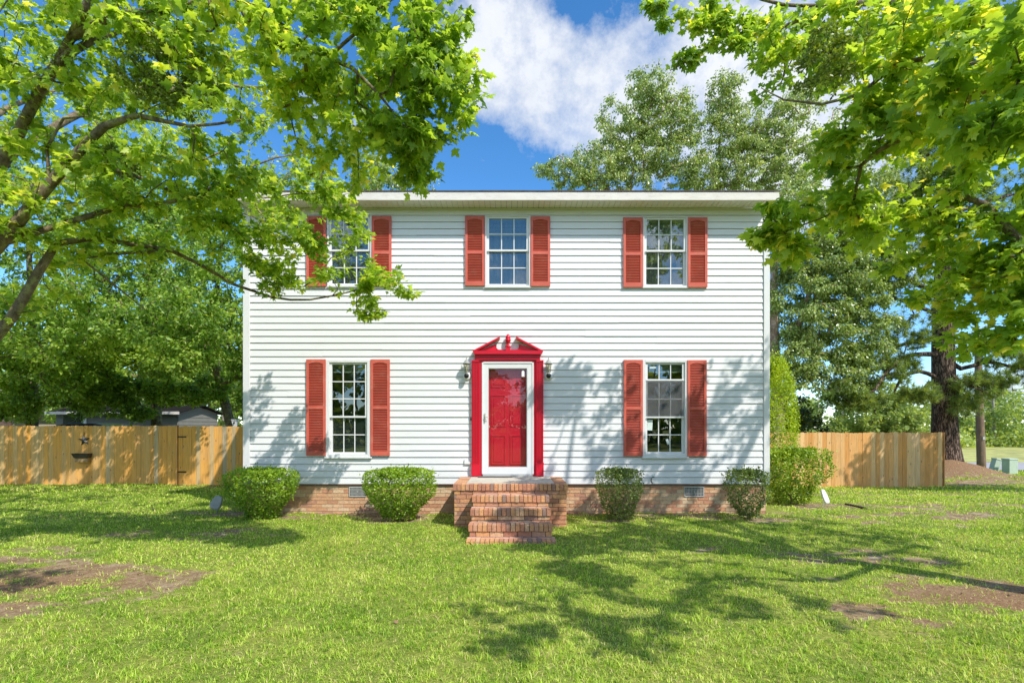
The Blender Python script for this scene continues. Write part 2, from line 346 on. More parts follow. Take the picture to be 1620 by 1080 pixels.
# ============================================================ GROUND
def axis(lo, hi, flo, fhi, step, grow=1.25):
    a = list(np.arange(flo, fhi+1e-6, step)); s = step
    x = fhi
    while x < hi: s *= grow; x += s; a.append(x)
    s = step; x = flo
    while x > lo: s *= grow; x -= s; a.insert(0, x)
    return np.array(a)
xs = axis(-500, 500, -14, 14, .11, 1.12); ys = axis(-400, 600, -9.5, 9, .09, 1.12)
XX, YY = np.meshgrid(xs, ys); ZZ = height(XX, YY)
DD = dirt(XX, YY)*(np.abs(XX) < 40)
ZZ = ZZ - .012*DD + (fbm(XX*5, YY*5, 77)-.5)*.018*(np.abs(XX) < 15)*(YY < 10)
nx, ny = len(xs), len(ys)
idx = np.arange(nx*ny).reshape(ny, nx)
F4 = np.stack([idx[:-1,:-1], idx[:-1,1:], idx[1:,1:], idx[1:,:-1]], -1).reshape(-1, 4)
me = np_mesh('ground', np.stack([XX, YY, ZZ], -1).reshape(-1, 3), F4, np.zeros(len(F4)), 4)
at = me.attributes.new('dirt', 'FLOAT', 'POINT'); at.data.foreach_set('value', DD.astype(np.float32).ravel())
STRAW = (np.exp(-(((XX-17.6)/3.4)**2 + ((YY-10.2)/1.9)**2)) + .8*np.exp(-(((XX-4.6)/1.6)**2 + ((YY+5.1)/.9)**2)) + .8*np.exp(-(((XX+5.2)/1.6)**2 + ((YY+4.6)/.8)**2)))
at = me.attributes.new('straw', 'FLOAT', 'POINT'); at.data.foreach_set('value', np.clip(STRAW*1.3, 0, 1).astype(np.float32).ravel())
me.polygons.foreach_set('use_smooth', [True]*len(F4))
def groundmat():
    m, nt = nt_new('lawn_ground'); v = objco(nt)
    n1 = noise(nt, v, 1.1, 6, .6); n2 = noise(nt, v, 28, 6, .75); n3 = noise(nt, v, 5, 6, .7)
    g = ramp(nt, [(.3, (.09,.12,.02)), (.55, (.24,.27,.06)), (.75, (.44,.36,.17))]); lk(nt, n2.outputs[0], g.inputs[0])
    g2 = ramp(nt, [(.35, (.75,.85,.7)), (.65, (1.2,1.12,1.0))]); lk(nt, n1.outputs[0], g2.inputs[0])
    gc = mixc(nt, 1.0, g.outputs[0], g2.outputs[0], 'MULTIPLY')
    d = ramp(nt, [(.3, (.15,.10,.055)), (.5, (.29,.21,.125)), (.7, (.50,.42,.29))]); lk(nt, n3.outputs[0], d.inputs[0])
    d2 = ramp(nt, [(.35, (.6,.55,.5)), (.6, (1.1,)*3)]); lk(nt, n2.outputs[0], d2.inputs[0])
    dc = mixc(nt, 1.0, d.outputs[0], d2.outputs[0], 'MULTIPLY')
    s = ramp(nt, [(.3, (.09,.045,.022)), (.5, (.25,.145,.075)), (.7, (.46,.30,.18))]); n4 = noise(nt, v, 40, 5, .8); lk(nt, n4.outputs[0], s.inputs[0])
    dc = mixc(nt, attr(nt, 'straw'), dc, s.outputs[0])
    da = math_(nt, 'ADD', attr(nt, 'dirt'), math_(nt, 'MULTIPLY', math_(nt, 'SUBTRACT', n3.outputs[0], vb=.5), vb=.5))
    f = ramp(nt, [(.28, (0,)*3), (.5, (1,)*3)]); lk(nt, da, f.inputs[0])
    c = mixc(nt, f.outputs[0], gc, dc)
    finish(nt, c, .95, n2.outputs[0], .8, .02, spec=.15); return m
M['ground'] = groundmat()
o = link('ground', me, M['ground']); tag(o, 'lawn ground with bare earth patches and worn pine straw', kind='structure')
# road
def sheet(name, x0, x1, y0, y1, mat, dz, label, nxs=60, nys=6):
    X, Y = np.meshgrid(np.linspace(x0, x1, nxs), np.linspace(y0, y1, nys)); Z = height(X, Y)+dz
    i = np.arange(nxs*nys).reshape(nys, nxs); F = np.stack([i[:-1,:-1], i[:-1,1:], i[1:,1:], i[1:,:-1]], -1).reshape(-1, 4)
    o = link(name, np_mesh(name, np.stack([X, Y, Z], -1).reshape(-1, 3), F, np.zeros(len(F)), 4), mat)
    return tag(o, label, kind='structure')
M['road'] = paint('road_asphalt', (.36,.345,.345), .9, .12, 1.5, bs=.3, dirtc=(.25,.23,.22), amt=.4)
sheet('road', -60, 140, 15.2, 20.6, M['road'], .035, 'pale grey road running across behind the yard')
M['verge'] = paint('verge_grass', (.44,.44,.12), .95, .6, 1.2, bs=.6, dirtc=(.36,.27,.16), amt=.8)
sheet('far_field', -60, 140, 20.9, 46, M['verge'], .02, 'yellow green field beyond the road')

# grass: blades over the lawn, thick near the camera
def grass():
    Vs, Rn = [], []
    bands = [(2.0,4.2,6200,.030,.0050),(4.2,6.2,4200,.030,.0062),(6.2,9.2,2100,.032,.009),(9.2,13.5,900,.038,.013),(13.5,26,210,.06,.021)]
    for d0, d1, dens, hh, ww in bands:
        W = 1.08*d1+1.2
        n = int(dens*(d1-d0)*2*W); x = G.uniform(-W, W, n); y = G.uniform(d0, d1, n)-10
        k = np.abs(x) < 1.08*(y+10)+1.2; x, y = x[k], y[k]
        inh = (np.abs(x) < 5.2) & (y > -.02) & (y < 8.1)
        st = ((np.abs(x) < .96) & (y > -1.42) & (y < .1)) | ((np.abs(x) < .62) & (y > -2.65) & (y < .1))
        be = (y > 6.62) & ((x < -5) | ((x > 4.8) & (x < 13.6)))
        rd = (y > 15.0)
        k = ~(inh | st | be | rd); x, y = x[k], y[k]
        dd = dirt(x, y); k = G.random(len(x)) > np.clip(dd*1.3-.04, 0, .92); x, y, dd = x[k], y[k], dd[k]
        n = len(x); z = height(x, y)-.012*dd-.004
        pa = fbm(x*1.7, y*1.7, 51); pb = fbm(x*7, y*7, 61)
        h = hh*G.uniform(.45, 1.25, n)*(.55+.9*pb)*(1-.4*dd); h *= .6+.8*sstep(.35, .65, fbm(x*16, y*16, 91, 3)); h *= np.where(G.random(n) < .015, 1.8, 1)
        an = G.uniform(0, 2*np.pi, n); lean = G.uniform(.2, 1.7, n)*h*1.05
        w = ww*G.uniform(.6, 1.3, n)
        dx, dy = np.cos(an), np.sin(an); an2 = an+np.pi/2+G.uniform(-.6, .6, n); sx, sy = np.cos(an2)*w/2, np.sin(an2)*w/2
        b = np.stack([x, y, z], 1); z0 = np.zeros(n)
        v0 = b+np.stack([-sx, -sy, z0], 1); v1 = b+np.stack([sx, sy, z0], 1)
        m = b+np.stack([dx*lean*.35, dy*lean*.35, h*.62], 1)
        v2 = m+np.stack([sx, sy, z0], 1)*.8; v3 = m-np.stack([sx, sy, z0], 1)*.8
        t = b+np.stack([dx*lean, dy*lean, h*np.where(lean > h*1.1, .62, 1.0)], 1)
        Vs.append(np.stack([v0, v1, v2, v3, t], 1).reshape(-1, 3))
        r = np.clip(.38+(pa-.5)*.9+G.normal(0, .30, n)+.25*dd-.35*(fbm(x*22, y*22, 131, 2) < .36), 0, .97); r = np.where(G.random(n) < .028, 1, r)
        Rn.append(r)
    V = np.concatenate(Vs); r = np.concatenate(Rn); n = len(r)
    tf = np.array([(0,1,2),(0,2,3),(3,2,4)]); F = (np.arange(n)*5)[:, None, None]+tf[None]
    return np_mesh('grass', V, F.reshape(-1, 3), np.repeat(r, 3), 3)
tag(link('grass', grass(), M['grass']), 'short bright green lawn grass in front of the house', 'grass', kind='stuff')

def litter():
    n = 5200; x = G.uniform(-9, 12, n); y = G.uniform(-8, 5, n); dd = dirt(x, y)
    k = (G.random(n) < np.clip(dd*1.3, .03, 1)) & ~((np.abs(x) < 5.2) & (y > -.05)) & ~((np.abs(x) < 1.0) & (y > -2.75)); x, y, dd = x[k], y[k], dd[k]; n = len(x)
    p = np.stack([x, y, height(x, y)+.004+.018*(1-dd)*G.random(n)], 1); an = G.uniform(0, 6.28, n); tip = np.stack([np.cos(an), np.sin(an), G.normal(0, .25, n)], 1); nor = np.stack([G.normal(0, .4, n), G.normal(0, .4, n), np.ones(n)], 1)
    v = OVAL_V*np.array([1, 1, 1.5]); v2 = G.random(n)
    return leaves_mesh('leaf_litter', p, tip, nor, np.where(v2 < .25, G.uniform(.03, .055, n), G.uniform(.008, .025, n)), v, OVAL_F, G.random(n))
M['litter'] = leafmat('dead_leaves', [(0,(.10,.05,.03)),(.5,(.28,.15,.08)),(.85,(.46,.30,.16)),(1,(.55,.45,.3))], .1)
tag(link('leaf_litter', litter(), M['litter']), 'small brown dead leaves and bits scattered on the bare earth', 'leaf litter', kind='stuff')

# ============================================================ HOUSE
HX0, HX1, HY1 = FX(388), FX(1214.3), 8.0
ZB, ZT = .547, 5.725
house = empty('house', (0,0,0), 'two storey white clapboard house with red shutters and red front door', 'house')
def win_rect(px0, px1, py0, py1): return (FX(px0), FX(px1), FZ(py1), FZ(py0))
UP = [win_rect(518.5,588.9,342,453.5), win_rect(767.4,839.4,341.7,454.6), win_rect(1016.6,1087.6,344.5,455)]
LO = [win_rect(516.4,587.5,569,722), win_rect(1016,1086.5,569,722)]
DOOR = (FX(763.2), FX(843.4), .69, FZ(573.4))
HOLES = UP+LO+[DOOR]
def free(z0, z1, x0, x1, pad=0):
    iv = [(x0, x1)]
    for a, b, c, d in HOLES:
        if c-pad < z1 and d+pad > z0:
            nv = []
            for s, e in iv:
                if b <= s or a >= e: nv.append((s, e)); continue
                if a > s: nv.append((s, a))
                if b < e: nv.append((b, e))
            iv = nv
    return [(s, e) for s, e in iv if e-s > .005]
CH = (ZT-ZB)/41
def front_siding():
    mb = MB(); x0, x1 = HX0+.10, HX1-.085
    for i in range(41):
        z0 = ZB+i*CH; z1 = z0+CH
        cuts = sorted(set([x0, x1]+[x0+(x1-x0)*R.random() for _ in range(R.choice([1,2,2,3]))]))
        cuts = [cuts[0]]+[c for c in cuts[1:-1] if .5 < c-x0 and x1-c > .5]+[cuts[-1]]
        # courses break where an opening starts inside them
        zs = sorted({z0, z1} | {z for h in HOLES for z in (h[2], h[3]) if z0+.003 < z < z1-.003})
        for j, (ca, cb) in enumerate(zip(cuts[:-1], cuts[1:])):
            off = R.uniform(-.003, .001) if j else 0; dz = R.uniform(-.0028, .0028)
            for za, zb in zip(zs[:-1], zs[1:]):
                for s, e in free(za+.001, zb-.001, ca, cb):
                    ya = -.019+.015*(za-z0)/CH+off; yb = -.019+.015*(zb-z0)/CH+off; zb = min(zb, z1-.008)
                    q = dz if za == z0 else 0
                    vs = [(s,ya,za+q),(e,ya,za+q),(e,yb,zb),(s,yb,zb),(s,.004,za+q),(e,.004,za+q),(s,.004,zb),(e,.004,zb)]
                    mb.add(vs, [(0,1,2,3),(4,5,1,0),(3,2,7,6)], 0)
    return mb
front_siding().build('siding', M['siding'], house)
def plain_siding(a, b, n, name='siding'):
    """courses along the wall a->b (xy), outward normal n"""
    mb = MB()
    for i in range(41):
        z0 = ZB+i*CH; z1 = z0+CH
        p = [(a[0]+n[0]*.019, a[1]+n[1]*.019, z0), (b[0]+n[0]*.019, b[1]+n[1]*.019, z0), (b[0]+n[0]*.004, b[1]+n[1]*.004, z1), (a[0]+n[0]*.004, a[1]+n[1]*.004, z1),
             (a[0]-n[0]*.004, a[1]-n[1]*.004, z0), (b[0]-n[0]*.004, b[1]-n[1]*.004, z0)]
        mb.add(p, [(0,1,2,3),(4,5,1,0)], 0)
    mb.build(name, M['siding'], house)
plain_siding((HX0, 0), (HX0, HY1), (-1, 0)); plain_siding((HX1, HY1), (HX1, 0), (1, 0)); plain_siding((HX1, HY1), (HX0, HY1), (0, 1))
# structural wall behind the cladding, with the real openings
mb = MB()
fe = MB(); zs = sorted({ZB, ZT} | {z for h in HOLES for z in h[2:]})
for za, zb in zip(zs[:-1], zs[1:]):
    for s, e in free(za+.001, zb-.001, HX0+.02, HX1-.02): mb.box(s, e, .012, .12, za, zb); fe.box(s, e, .005, .0115, za, zb)
mb.box(HX0+.02, HX0+.12, .121, HY1-.12, ZB, ZT); mb.box(HX1-.12, HX1-.02, .121, HY1-.12, ZB, ZT); mb.box(HX0+.02, HX1-.02, HY1-.119, HY1-.006, ZB, ZT)
mb.build('wall', M['interior'], house); fe.build('groove_shade', paint('groove_shade_dark', (.10,.095,.09), .9), house)  # dark sheet behind the siding gaps, its colour deepens their shadow lines
mb = MB(); mb.box(HX0+.125, HX1-.125, .125, HY1-.125, .50, .66); mb.box(HX0+.125, HX1-.125, .125, HY1-.125, 3.06, 3.3); mb.build('floor', M['floorin'], house)
mb = MB(); mb.box(HX0+.125, HX1-.125, 3.4, 3.5, .665, 3.055); mb.box(HX0+.125, HX1-.125, 3.4, 3.5, 3.305, 5.7); mb.box(HX0+.125, HX1-.125, .125, HY1-.125, 5.705, 5.715)
for X in (-1.4, 1.5): mb.box(X, X+.1, .125, 3.395, .665, 3.055); mb.box(X, X+.1, .125, 3.395, 3.305, 5.7)
mb.build('interior_partition', M['interior'], house)
# corners
for x0, x1 in ((HX0-.028, HX0+.098), (HX1-.083, HX1+.028)):
    mb = MB(); mb.box(x0, x1, -.034, .10, ZB-.01, ZT-.002); mb.build('corner_trim', M['trim'], house, .004)
# starter strip
mb = MB(); mb.box(HX0+.10, HX1-.085, -.012, .02, ZB-.022, ZB-.001); mb.build('starter_strip', paint('flashing', (.16,.06,.045), .7, .2), house)
# roof, fascia, soffit
OV = .36; RX0, RX1 = HX0-.10, HX1+.03
zf = 5.875; RY = HY1/2; pitch = .36
mb = MB()
ridge = zf+pitch*(RY+OV)
for s in (0, 1):
    ya = -OV-.03 if s == 0 else HY1+OV+.03; n = 14; yr = RY-.001 if s == 0 else RY+.001
    for i in range(n):
        t0, t1 = i/n, (i+1)/n; a, b = ya+(yr-ya)*t0, ya+(yr-ya)*t1; za, zb = zf+(ridge-zf)*t0, zf+(ridge-zf)*t1
        L = 24
        for k in range(L):
            xa = RX0-.02+(RX1-RX0+.04)*k/L; xb = RX0-.02+(RX1-RX0+.04)*(k+1)/L; w = R.uniform(-.002, .003)
            mb.add([(xa,a,za+.022+w),(xb,a,za+.022+w),(xb,b,zb+.012+w),(xa,b,zb+.012+w),(xa,a,za),(xb,a,za)], [(0,1,2,3),(4,5,1,0)], 0)
roof = mb.build('roof', M['shingle'], house)
for x in (HX0+.02, HX1-.12):
    mb = MB()
    mb.add([(x,0,ZT),(x,HY1,ZT),(x,RY,ridge-.03),(x+.1,0,ZT),(x+.1,HY1,ZT),(x+.1,RY,ridge-.03)], [(0,1,2),(3,5,4),(0,2,5,3),(2,1,4,5)], 0)
    mb.build('gable', M['siding'], house)
def edge_strip(name, x0, x1, y0, y1, z0, z1, mat):
    mb = MB(); mb.box(x0, x1, y0, y1, z0, z1); mb.build(name, mat, house, .004)
edge_strip('fascia', RX0, RX1, -OV-.02, -OV+.005, 5.722, 5.872, M['fascia'])
edge_strip('fascia', RX0, RX1, HY1+OV-.005, HY1+OV+.02, 5.722, 5.872, M['fascia'])
for x0, x1 in ((RX0, RX0+.02), (RX1-.02, RX1)):
    mb = MB()
    for s in (1, -1):
        ya = RY-s*(RY+OV-.006)
        vs = [(x, y, z) for x in (x0, x1) for (y, z) in ((ya, 5.735), (ya, zf-.004), (RY-s*.001, ridge-.004), (RY-s*.001, ridge-.15))]
        mb.add(vs, [(0,1,2,3),(7,6,5,4),(0,4,5,1),(1,5,6,2),(2,6,7,3),(3,7,4,0)], 0)
    mb.build('rake_board', M['fascia'], house)
for (ya, yb) in ((-OV+.006, -.022), (HY1+.022, HY1+OV-.006)):
    mb = MB(); x = RX0+.021; k = 0
    while x < RX1-.03:
        w = .098 if k % 3 else .104
        mb.box(x, min(x+w-.007, RX1-.021), ya, yb, 5.728, 5.740); x += w; k += 1
    mb.box(RX0+.021, RX1-.021, ya, yb, 5.739, 5.75, 1)
    mb.build('soffit', [M['soffit'], M['greyplastic']], house)
mb = MB(); mb.box(HX0+.10, HX1-.085, -.03, -.0195, ZT-.02, ZT-.003); mb.build('soffit_channel', M['soffit'], house)

# brickwork
def bricks(mb, p0, ux, L, z0, courses, hgt=.0677, bl=.203, jt=.01, proud=.008, mat=0, nrmv=(0,-1)):
    """stretcher bond along direction ux from p0; faces stand proud of the mortar"""
    for c in range(courses):
        x = -(bl/2 if c % 2 else 0) - R.uniform(0, .01)
        while x < L:
            a = max(x, 0); b = min(x+bl-jt, L)
            if b-a > .02:
                pr = proud+R.uniform(-.002, .002); za = z0+c*hgt+jt/2; zb = z0+(c+1)*hgt-jt/2
                q = [(p0[0]+ux[0]*t+nrmv[0]*dn, p0[1]+ux[1]*t+nrmv[1]*dn) for t, dn in ((a,pr),(b,pr),(b,-.03),(a,-.03))]
                vs = [(u, v, za) for u, v in q]+[(u, v, zb) for u, v in q]
                mb.add(vs, [(0,1,5,4),(3,2,1,0),(4,5,6,7),(1,2,6,5),(0,4,7,3)], mat)
            x += bl
mb = MB()
VENTS = [(FX(552), FX(579), FZ(785.5), FZ(769.5)), (FX(1083), FX(1114.5), FZ(785.5), FZ(769.5))]
mb.box(HX0+.03, HX1-.03, .03, .13, -.35, ZB-.03, 1)
mb.box(HX0+.03, HX0+.13, .131, HY1-.03, -.35, ZB-.03, 1); mb.box(HX1-.13, HX1-.03, .131, HY1-.03, -.35, ZB-.03, 1); mb.box(HX0+.131, HX1-.131, HY1-.13, HY1-.03, -.35, ZB-.03, 1)
Lf = HX1-HX0-.05
bricks(mb, (HX0+.025, .03), (1, 0), Lf, -.34+.03, 13-1, nrmv=(0,-1))
bricks(mb, (HX0+.03, HY1-.03), (0, -1), HY1-.06, -.31, 12, nrmv=(-1, 0)); bricks(mb, (HX1-.03, .03), (0, 1), HY1-.06, -.31, 12, nrmv=(1, 0))
bricks(mb, (HX1-.025, HY1-.03), (-1, 0), Lf, -.31, 12, nrmv=(0, 1))
found = mb.build('foundation', [M['brick'], M['mortar']], house)
for a, b, c, d in VENTS:
    mb = MB(); f = .018
    mb.box(a, b, .008, .019, c, c+f); mb.box(a, b, .008, .019, d-f, d); mb.box(a, a+f, .008, .019, c+f, d-f); mb.box(b-f, b, .008, .019, c+f, d-f)
    n = 12
    for i in range(1, n): x = a+f+(b-a-2*f)*i/n; mb.box(x-.0035, x+.0035, .0105, .015, c+f, d-f)
    for i in range(1, 6): z = c+f+(d-c-2*f)*i/6; mb.box(a+f, b-f, .009, .0104, z-.0035, z+.0035)
    mb.box(a+f, b-f, .017, .0215, c+f, d-f, 1)
    mb.box((a+b)/2-.008, (a+b)/2+.008, .002, .009, (c+d)/2-.016, (c+d)/2+.016, 0)
    mb.build('foundation_vent', [M['metal'], M['black']], house)

# windows ---------------------------------------------------------------
def make_window(rect, gpx, rows_top, rows_bot, meet, upper, idx):
    """rect = hole (x0,x1,z0,z1); gpx = glass limits (x0,x1,z0,z1); meet = z of the meeting rail"""
    x0, x1, z0, z1 = rect; a, b, c, d = gpx
    mb = MB(); yf = -.038
    # outer casing, four boards butted
    ca = a-.045; cb = b+.045; cc = c-.035; cd = d+.03
    mb.box(x0, ca, yf, .06, z0, z1); mb.box(cb, x1, yf, .06, z0, z1); mb.box(ca, cb, yf, .06, z0, cc); mb.box(ca, cb, yf, .06, cd, z1)
    if not upper: mb.box(x0-.02, x1+.02, -.060, .0, z0-.030, z0-.001)
    else: mb.box(x0-.008, x1+.008, -.045, .0, z0-.016, z0-.001)
    w = mb.build('window', M['trim'], house, .004)
    def sash(y, za, zb, rows, th=.028):
        s = MB(); fr = .033
        s.box(ca+.001, a, y, y+th, za, zb); s.box(b, cb-.001, y, y+th, za, zb)
        s.box(a, b, y, y+th, za, za+fr); s.box(a, b, y, y+th, zb-fr, zb)
        gz0, gz1 = za+fr, zb-fr
        for i in (1, 2): x = a+(b-a)*i/3; s.box(x-.009, x+.009, y+.009, y+.021, gz0, gz1)
        for i in range(1, rows):
            z = gz0+(gz1-gz0)*i/rows
            for j in range(3):
                xa = a+(b-a)*j/3+(.009 if j else 0); xb = a+(b-a)*(j+1)/3-(.009 if j < 2 else 0)
                s.box(xa, xb, y+.009, y+.021, z-.009, z+.009)
        so = s.build('sash', M['trim'], w, .002)
        g = MB(); g.box(a, b, y+.0215, y+.0245, gz0, gz1); g.build('pane', M['glass'], w)
    sash(-.012, meet-.018, d+.028, rows_top); sash(.022, c-.033, meet+.02, rows_bot)
    return w, (a, b, c, d)
def gp(px0, px1, py0, py1): return (FX(px0), FX(px1), FZ(py1), FZ(py0))
UG = [gp(524.5,582.5,345.5,448), gp(773.8,832.8,345.5,448.8), gp(1022.8,1081.3,347.5,449.5)]
LG = [gp(525.5,577.8,576,715), gp(1024.4,1079,576,714.5)]
UM = [FZ(396.3), FZ(396.3), FZ(397)]; LM = [FZ(659), FZ(659.5)]
WU = [make_window(UP[i], UG[i], 2, 2, UM[i], True, i) for i in range(3)]
WL = [make_window(LO[i], LG[i], 3, 2, LM[i], False, i) for i in range(2)]
def blind(w, g, z1, z0, y=.085, mat='blind', sp=.026):
    mb = MB(); z = z1
    mb.box(g[0]-.02, g[1]+.02, y-.015, y+.02, z1-.03, z1); z = z1-.04
    rot = Matrix.Rotation(math.radians(38), 3, 'X')
    while z > z0:
        mb.box(g[0]-.02, g[1]+.02, y-.013, y+.013, z-.0012, z+.0012, rot=rot); z -= sp
    mb.box(g[0]-.02, g[1]+.02, y-.015, y+.015, z0-.02, z0-.003)
    mb.build('blind', M[mat], w)
def curtain(w, g, xa, xb, z0, z1, y=.2):
    n = 40; v = []
    for i in range(n+1):
        x = xa+(xb-xa)*i/n; yy = y+.018*math.sin(i*1.35)+.008*math.sin(i*3.1)
        v += [(x, yy, z0), (x, yy, z1)]
    MB().add(v, [(2*i, 2*i+2, 2*i+3, 2*i+1) for i in range(n)], 0, smooth=True).build('curtain', M['curtain'], w)
for i, (w, g) in enumerate(WU):
    blind(w, g, g[3]+.01, g[3]-.33+.05*i)
    curtain(w, g, g[0]-.05, g[1]+.05, g[2]-.05, g[3]+.02, .15)
    s = MB(); s.box(g[0]-.01, g[1]+.01, .0535, .0540, g[2]-.01, UM[i]-.002); s.build('screen', M['screen'], w)
for i, (w, g) in enumerate(WL):
    blind(w, g, g[3]+.01, g[3]-.13)
s = MB(); s.box(WL[1][1][0]-.03, WL[1][1][1]+.03, -.0215, -.0210, LM[1]+.02, FZ(601)); s.box(WL[1][1][0]-.035, WL[1][1][1]+.035, -.024, -.0145, FZ(602.2), FZ(599.6), 1)
s.build('screen', [M['screen'], M['trim']], WL[1][0])
s = MB(); s.box(WL[0][1][0]-.01, WL[0][1][1]+.01, .0535, .0540, WL[0][1][2]-.01, LM[0]-.002); s.build('screen', M['screen'], WL[0][0])
g = WL[1][1]
def sticker(x0, x1, y0, y1, rz=0):
    a, b, c, d = FX(x0), FX(x1), FZ(y1), FZ(y0)
    s = MB(); s.box(a, b, .0425, .0433, c, d, rot=Matrix.Rotation(rz, 3, 'Y')); s.build('sticker', M['paper'], WL[1][0])
sticker(1025.2, 1033.2, 663.5, 680.5, .05); sticker(1055.5, 1059.5, 694, 703, -.35)
s = MB(); s.box(FX(1028), FX(1038), .0085, .0092, FZ(582.5), FZ(580)); s.build('sticker', M['paper'], WL[1][0])
for dx in (-.14, .14):
    s = MB(); xc = (WL[0][1][0]+WL[0][1][1])/2+dx; s.box(xc-.03, xc+.03, .015, .04, LM[0]+.021, LM[0]+.034); s.build('sash_lock', M['trim'], WL[0][0], .003)

# shutters -------------------------------------------------------------
def shutter_mesh(w, h, name):
    mb = MB(); st = .046; t = .032
    zm = h*.48 if h < 1.5 else h*.5
    mb.box(-w/2, -w/2+st, 0, t, 0, h, rnd=.5); mb.box(w/2-st, w/2, 0, t, 0, h, rnd=.5)
    x0, x1 = -w/2+st, w/2-st; bt = .085
    mb.box(x0, x1, .001, t, 0, bt); mb.box(x0, x1, .001, t, zm-.03, zm+.03)
    # top rail with a shallow arch under it
    n = 8; pts = [(x0, h), (x0, h-.085)]+[(x0+(x1-x0)*i/n, h-.085+.03*math.sin(math.pi*i/n)) for i in range(1, n)]+[(x1, h-.085), (x1, h)]
    for i in range(1, len(pts)-2):
        (xa, za), (xb, zb) = pts[i], pts[i+1]; mb.prism([(xa, za), (xb, zb), (xb, h), (xa, h)], .001, t)
    mb.box(x0, x1, t-.006, t-.001, bt, h-.055)
    rot = Matrix.Rotation(math.radians(-38), 3, 'X')
    for za, zb in ((bt, zm-.03), (zm+.03, h-.06)):
        n = int((zb-za)/.030)
        for i in range(n):
            z = za+(zb-za)*(i+.5)/n; mb.box(x0+.002, x1-.002, .006, .026, z-.0035, z+.0035, rot=rot)
    return mb.mesh(name)
SHU = shutter_mesh(.365, 1.305, 'shutter_upper'); SHL = shutter_mesh(.358, 1.80, 'shutter_lower')
for px, pt, me in [(501.6,344,SHU),(604.6,343.5,SHU),(751.5,343.2,SHU),(854.8,344,SHU),(1000.6,345.5,SHU),(1102.3,345.5,SHU),(501.2,568.7,SHL),(602.3,568.9,SHL),(1001,569.6,SHL),(1101.4,570,SHL)]:
    o = bpy.data.objects.new('shutter', me); COL.objects.link(o); o.parent = house
    if not me.materials: me.materials.append(M['shutter'])
    hh = 1.305 if me is SHU else 1.80
    o.location = (FX(px), -.055, FZ(pt)-hh)

# front door, storm door -----------------------------------------------
x0, x1, z0, z1 = DOOR
mb = MB(); a, b = x0+.05, x1-.05; zb_, zt_ = .72, z1-.05; yd = .075
mb.box(a, b, yd, yd+.045, zb_, zt_)
W = b-a; cols = [(a+W*.13, a+W*.45), (a+W*.55, a+W*.87)]; H = zt_-zb_
for (fa, fb) in ((.09,.36), (.44,.73), (.80,.92)):
    for ca, cb in cols:
        p, q = zb_+H*fa, zb_+H*fb
        # raised moulding round a raised field
        for (u0,u1,v0,v1) in ((ca,cb,p,p+.02),(ca,cb,q-.02,q),(ca,ca+.02,p+.02,q-.02),(cb-.02,cb,p+.02,q-.02)): mb.box(u0, u1, yd-.012, yd-.0005, v0, v1)
        mb.box(ca+.045, cb-.045, yd-.009, yd-.0005, p+.045, q-.045)
fd = mb.build('front_door', M['redgloss'], house, .003)
mb = MB(); mb.lathe((a+.06, yd-.03, 1.62), [(.005,-.03),(.024,-.026),(.028,-.01),(.02,.004),(.01,.03)], 14, axis='y'); mb.build('door_knob', M['brass'], fd)
mb = MB(); mb.box(x0-.001+.002, x0+.048, .04, .12, .70, z1-.002); mb.box(x1-.048, x1-.001, .04, .12, .70, z1-.002); mb.box(x0+.048, x1-.048, .04, .12, z1-.046, z1-.002)
mb.build('door_jamb', M['redtrim'], house)
mb = MB(); ga, gb, gc, gd = FX(772.6), FX(833.8), FZ(738.3), FZ(582.9); y0_, y1_ = -.055, -.022
xa, xb, za, zb = x0+.004, x1-.004, .735, z1-.003
mb.box(xa, ga, y0_, y1_, za, zb); mb.box(gb, xb, y0_, y1_, za, zb); mb.box(ga, gb, y0_, y1_, za, gc); mb.box(ga, gb, y0_, y1_, gd, zb)
for (u0,u1,v0,v1) in ((xa-.012,xa+.018,za,zb),(xb-.018,xb+.012,za,zb),(xa+.018,xb-.018,zb-.02,zb+.012)): mb.box(u0, u1, y0_-.012, y0_-.0005, v0, v1)
sd = mb.build('storm_door', M['trim'], house, .003)
mb = MB(); mb.box(ga-.002, gb+.002, -.040, -.036, gc-.002, gd+.002); mb.build('glass_pane', M['stormglass'], sd)
mb = MB()
f = .012
for (u0,u1,v0,v1) in ((ga,ga+f,gc,gd),(gb-f,gb,gc,gd),(ga+f,gb-f,gc,gc+f),(ga+f,gb-f,gd-f,gd)): mb.box(u0, u1, -.047, -.041, v0, v1)
mb.build('glazing_bead', M['greyplastic'], sd)
hx, hz_ = FX(767.6), FZ(661)
mb = MB(); mb.box(hx-.012, hx+.012, -.075, -.0675, hz_-.08, hz_+.09); mb.tube([(hx,-.076,hz_+.02),(hx,-.10,hz_+.02),(hx+.035,-.105,hz_+.018),(hx+.075,-.102,hz_+.012)], [.009,.008,.008,.006], 8)
mb.lathe((hx, -.09, hz_-.045), [(.012,0),(.012,.014)], 10, axis='y'); mb.build('door_handle', M['brass'], sd, .002)
mb = MB(); mb.box(FX(825.2), FX(829.6), -.0425, -.0405, FZ(596), FZ(587.5)); mb.box(FX(826.2), FX(828.6), -.0425, -.0405, FZ(587.5), FZ(586.3)); mb.build('sticker', M['whiteplastic'], sd)
mb = MB(); mb.box(FX(764), FX(842.6), -.10, .03, .692, .718); mb.box(FX(764), FX(842.6), -.065, .03, .7185, .7335); mb.build('threshold', [M['metal']], house, .003)
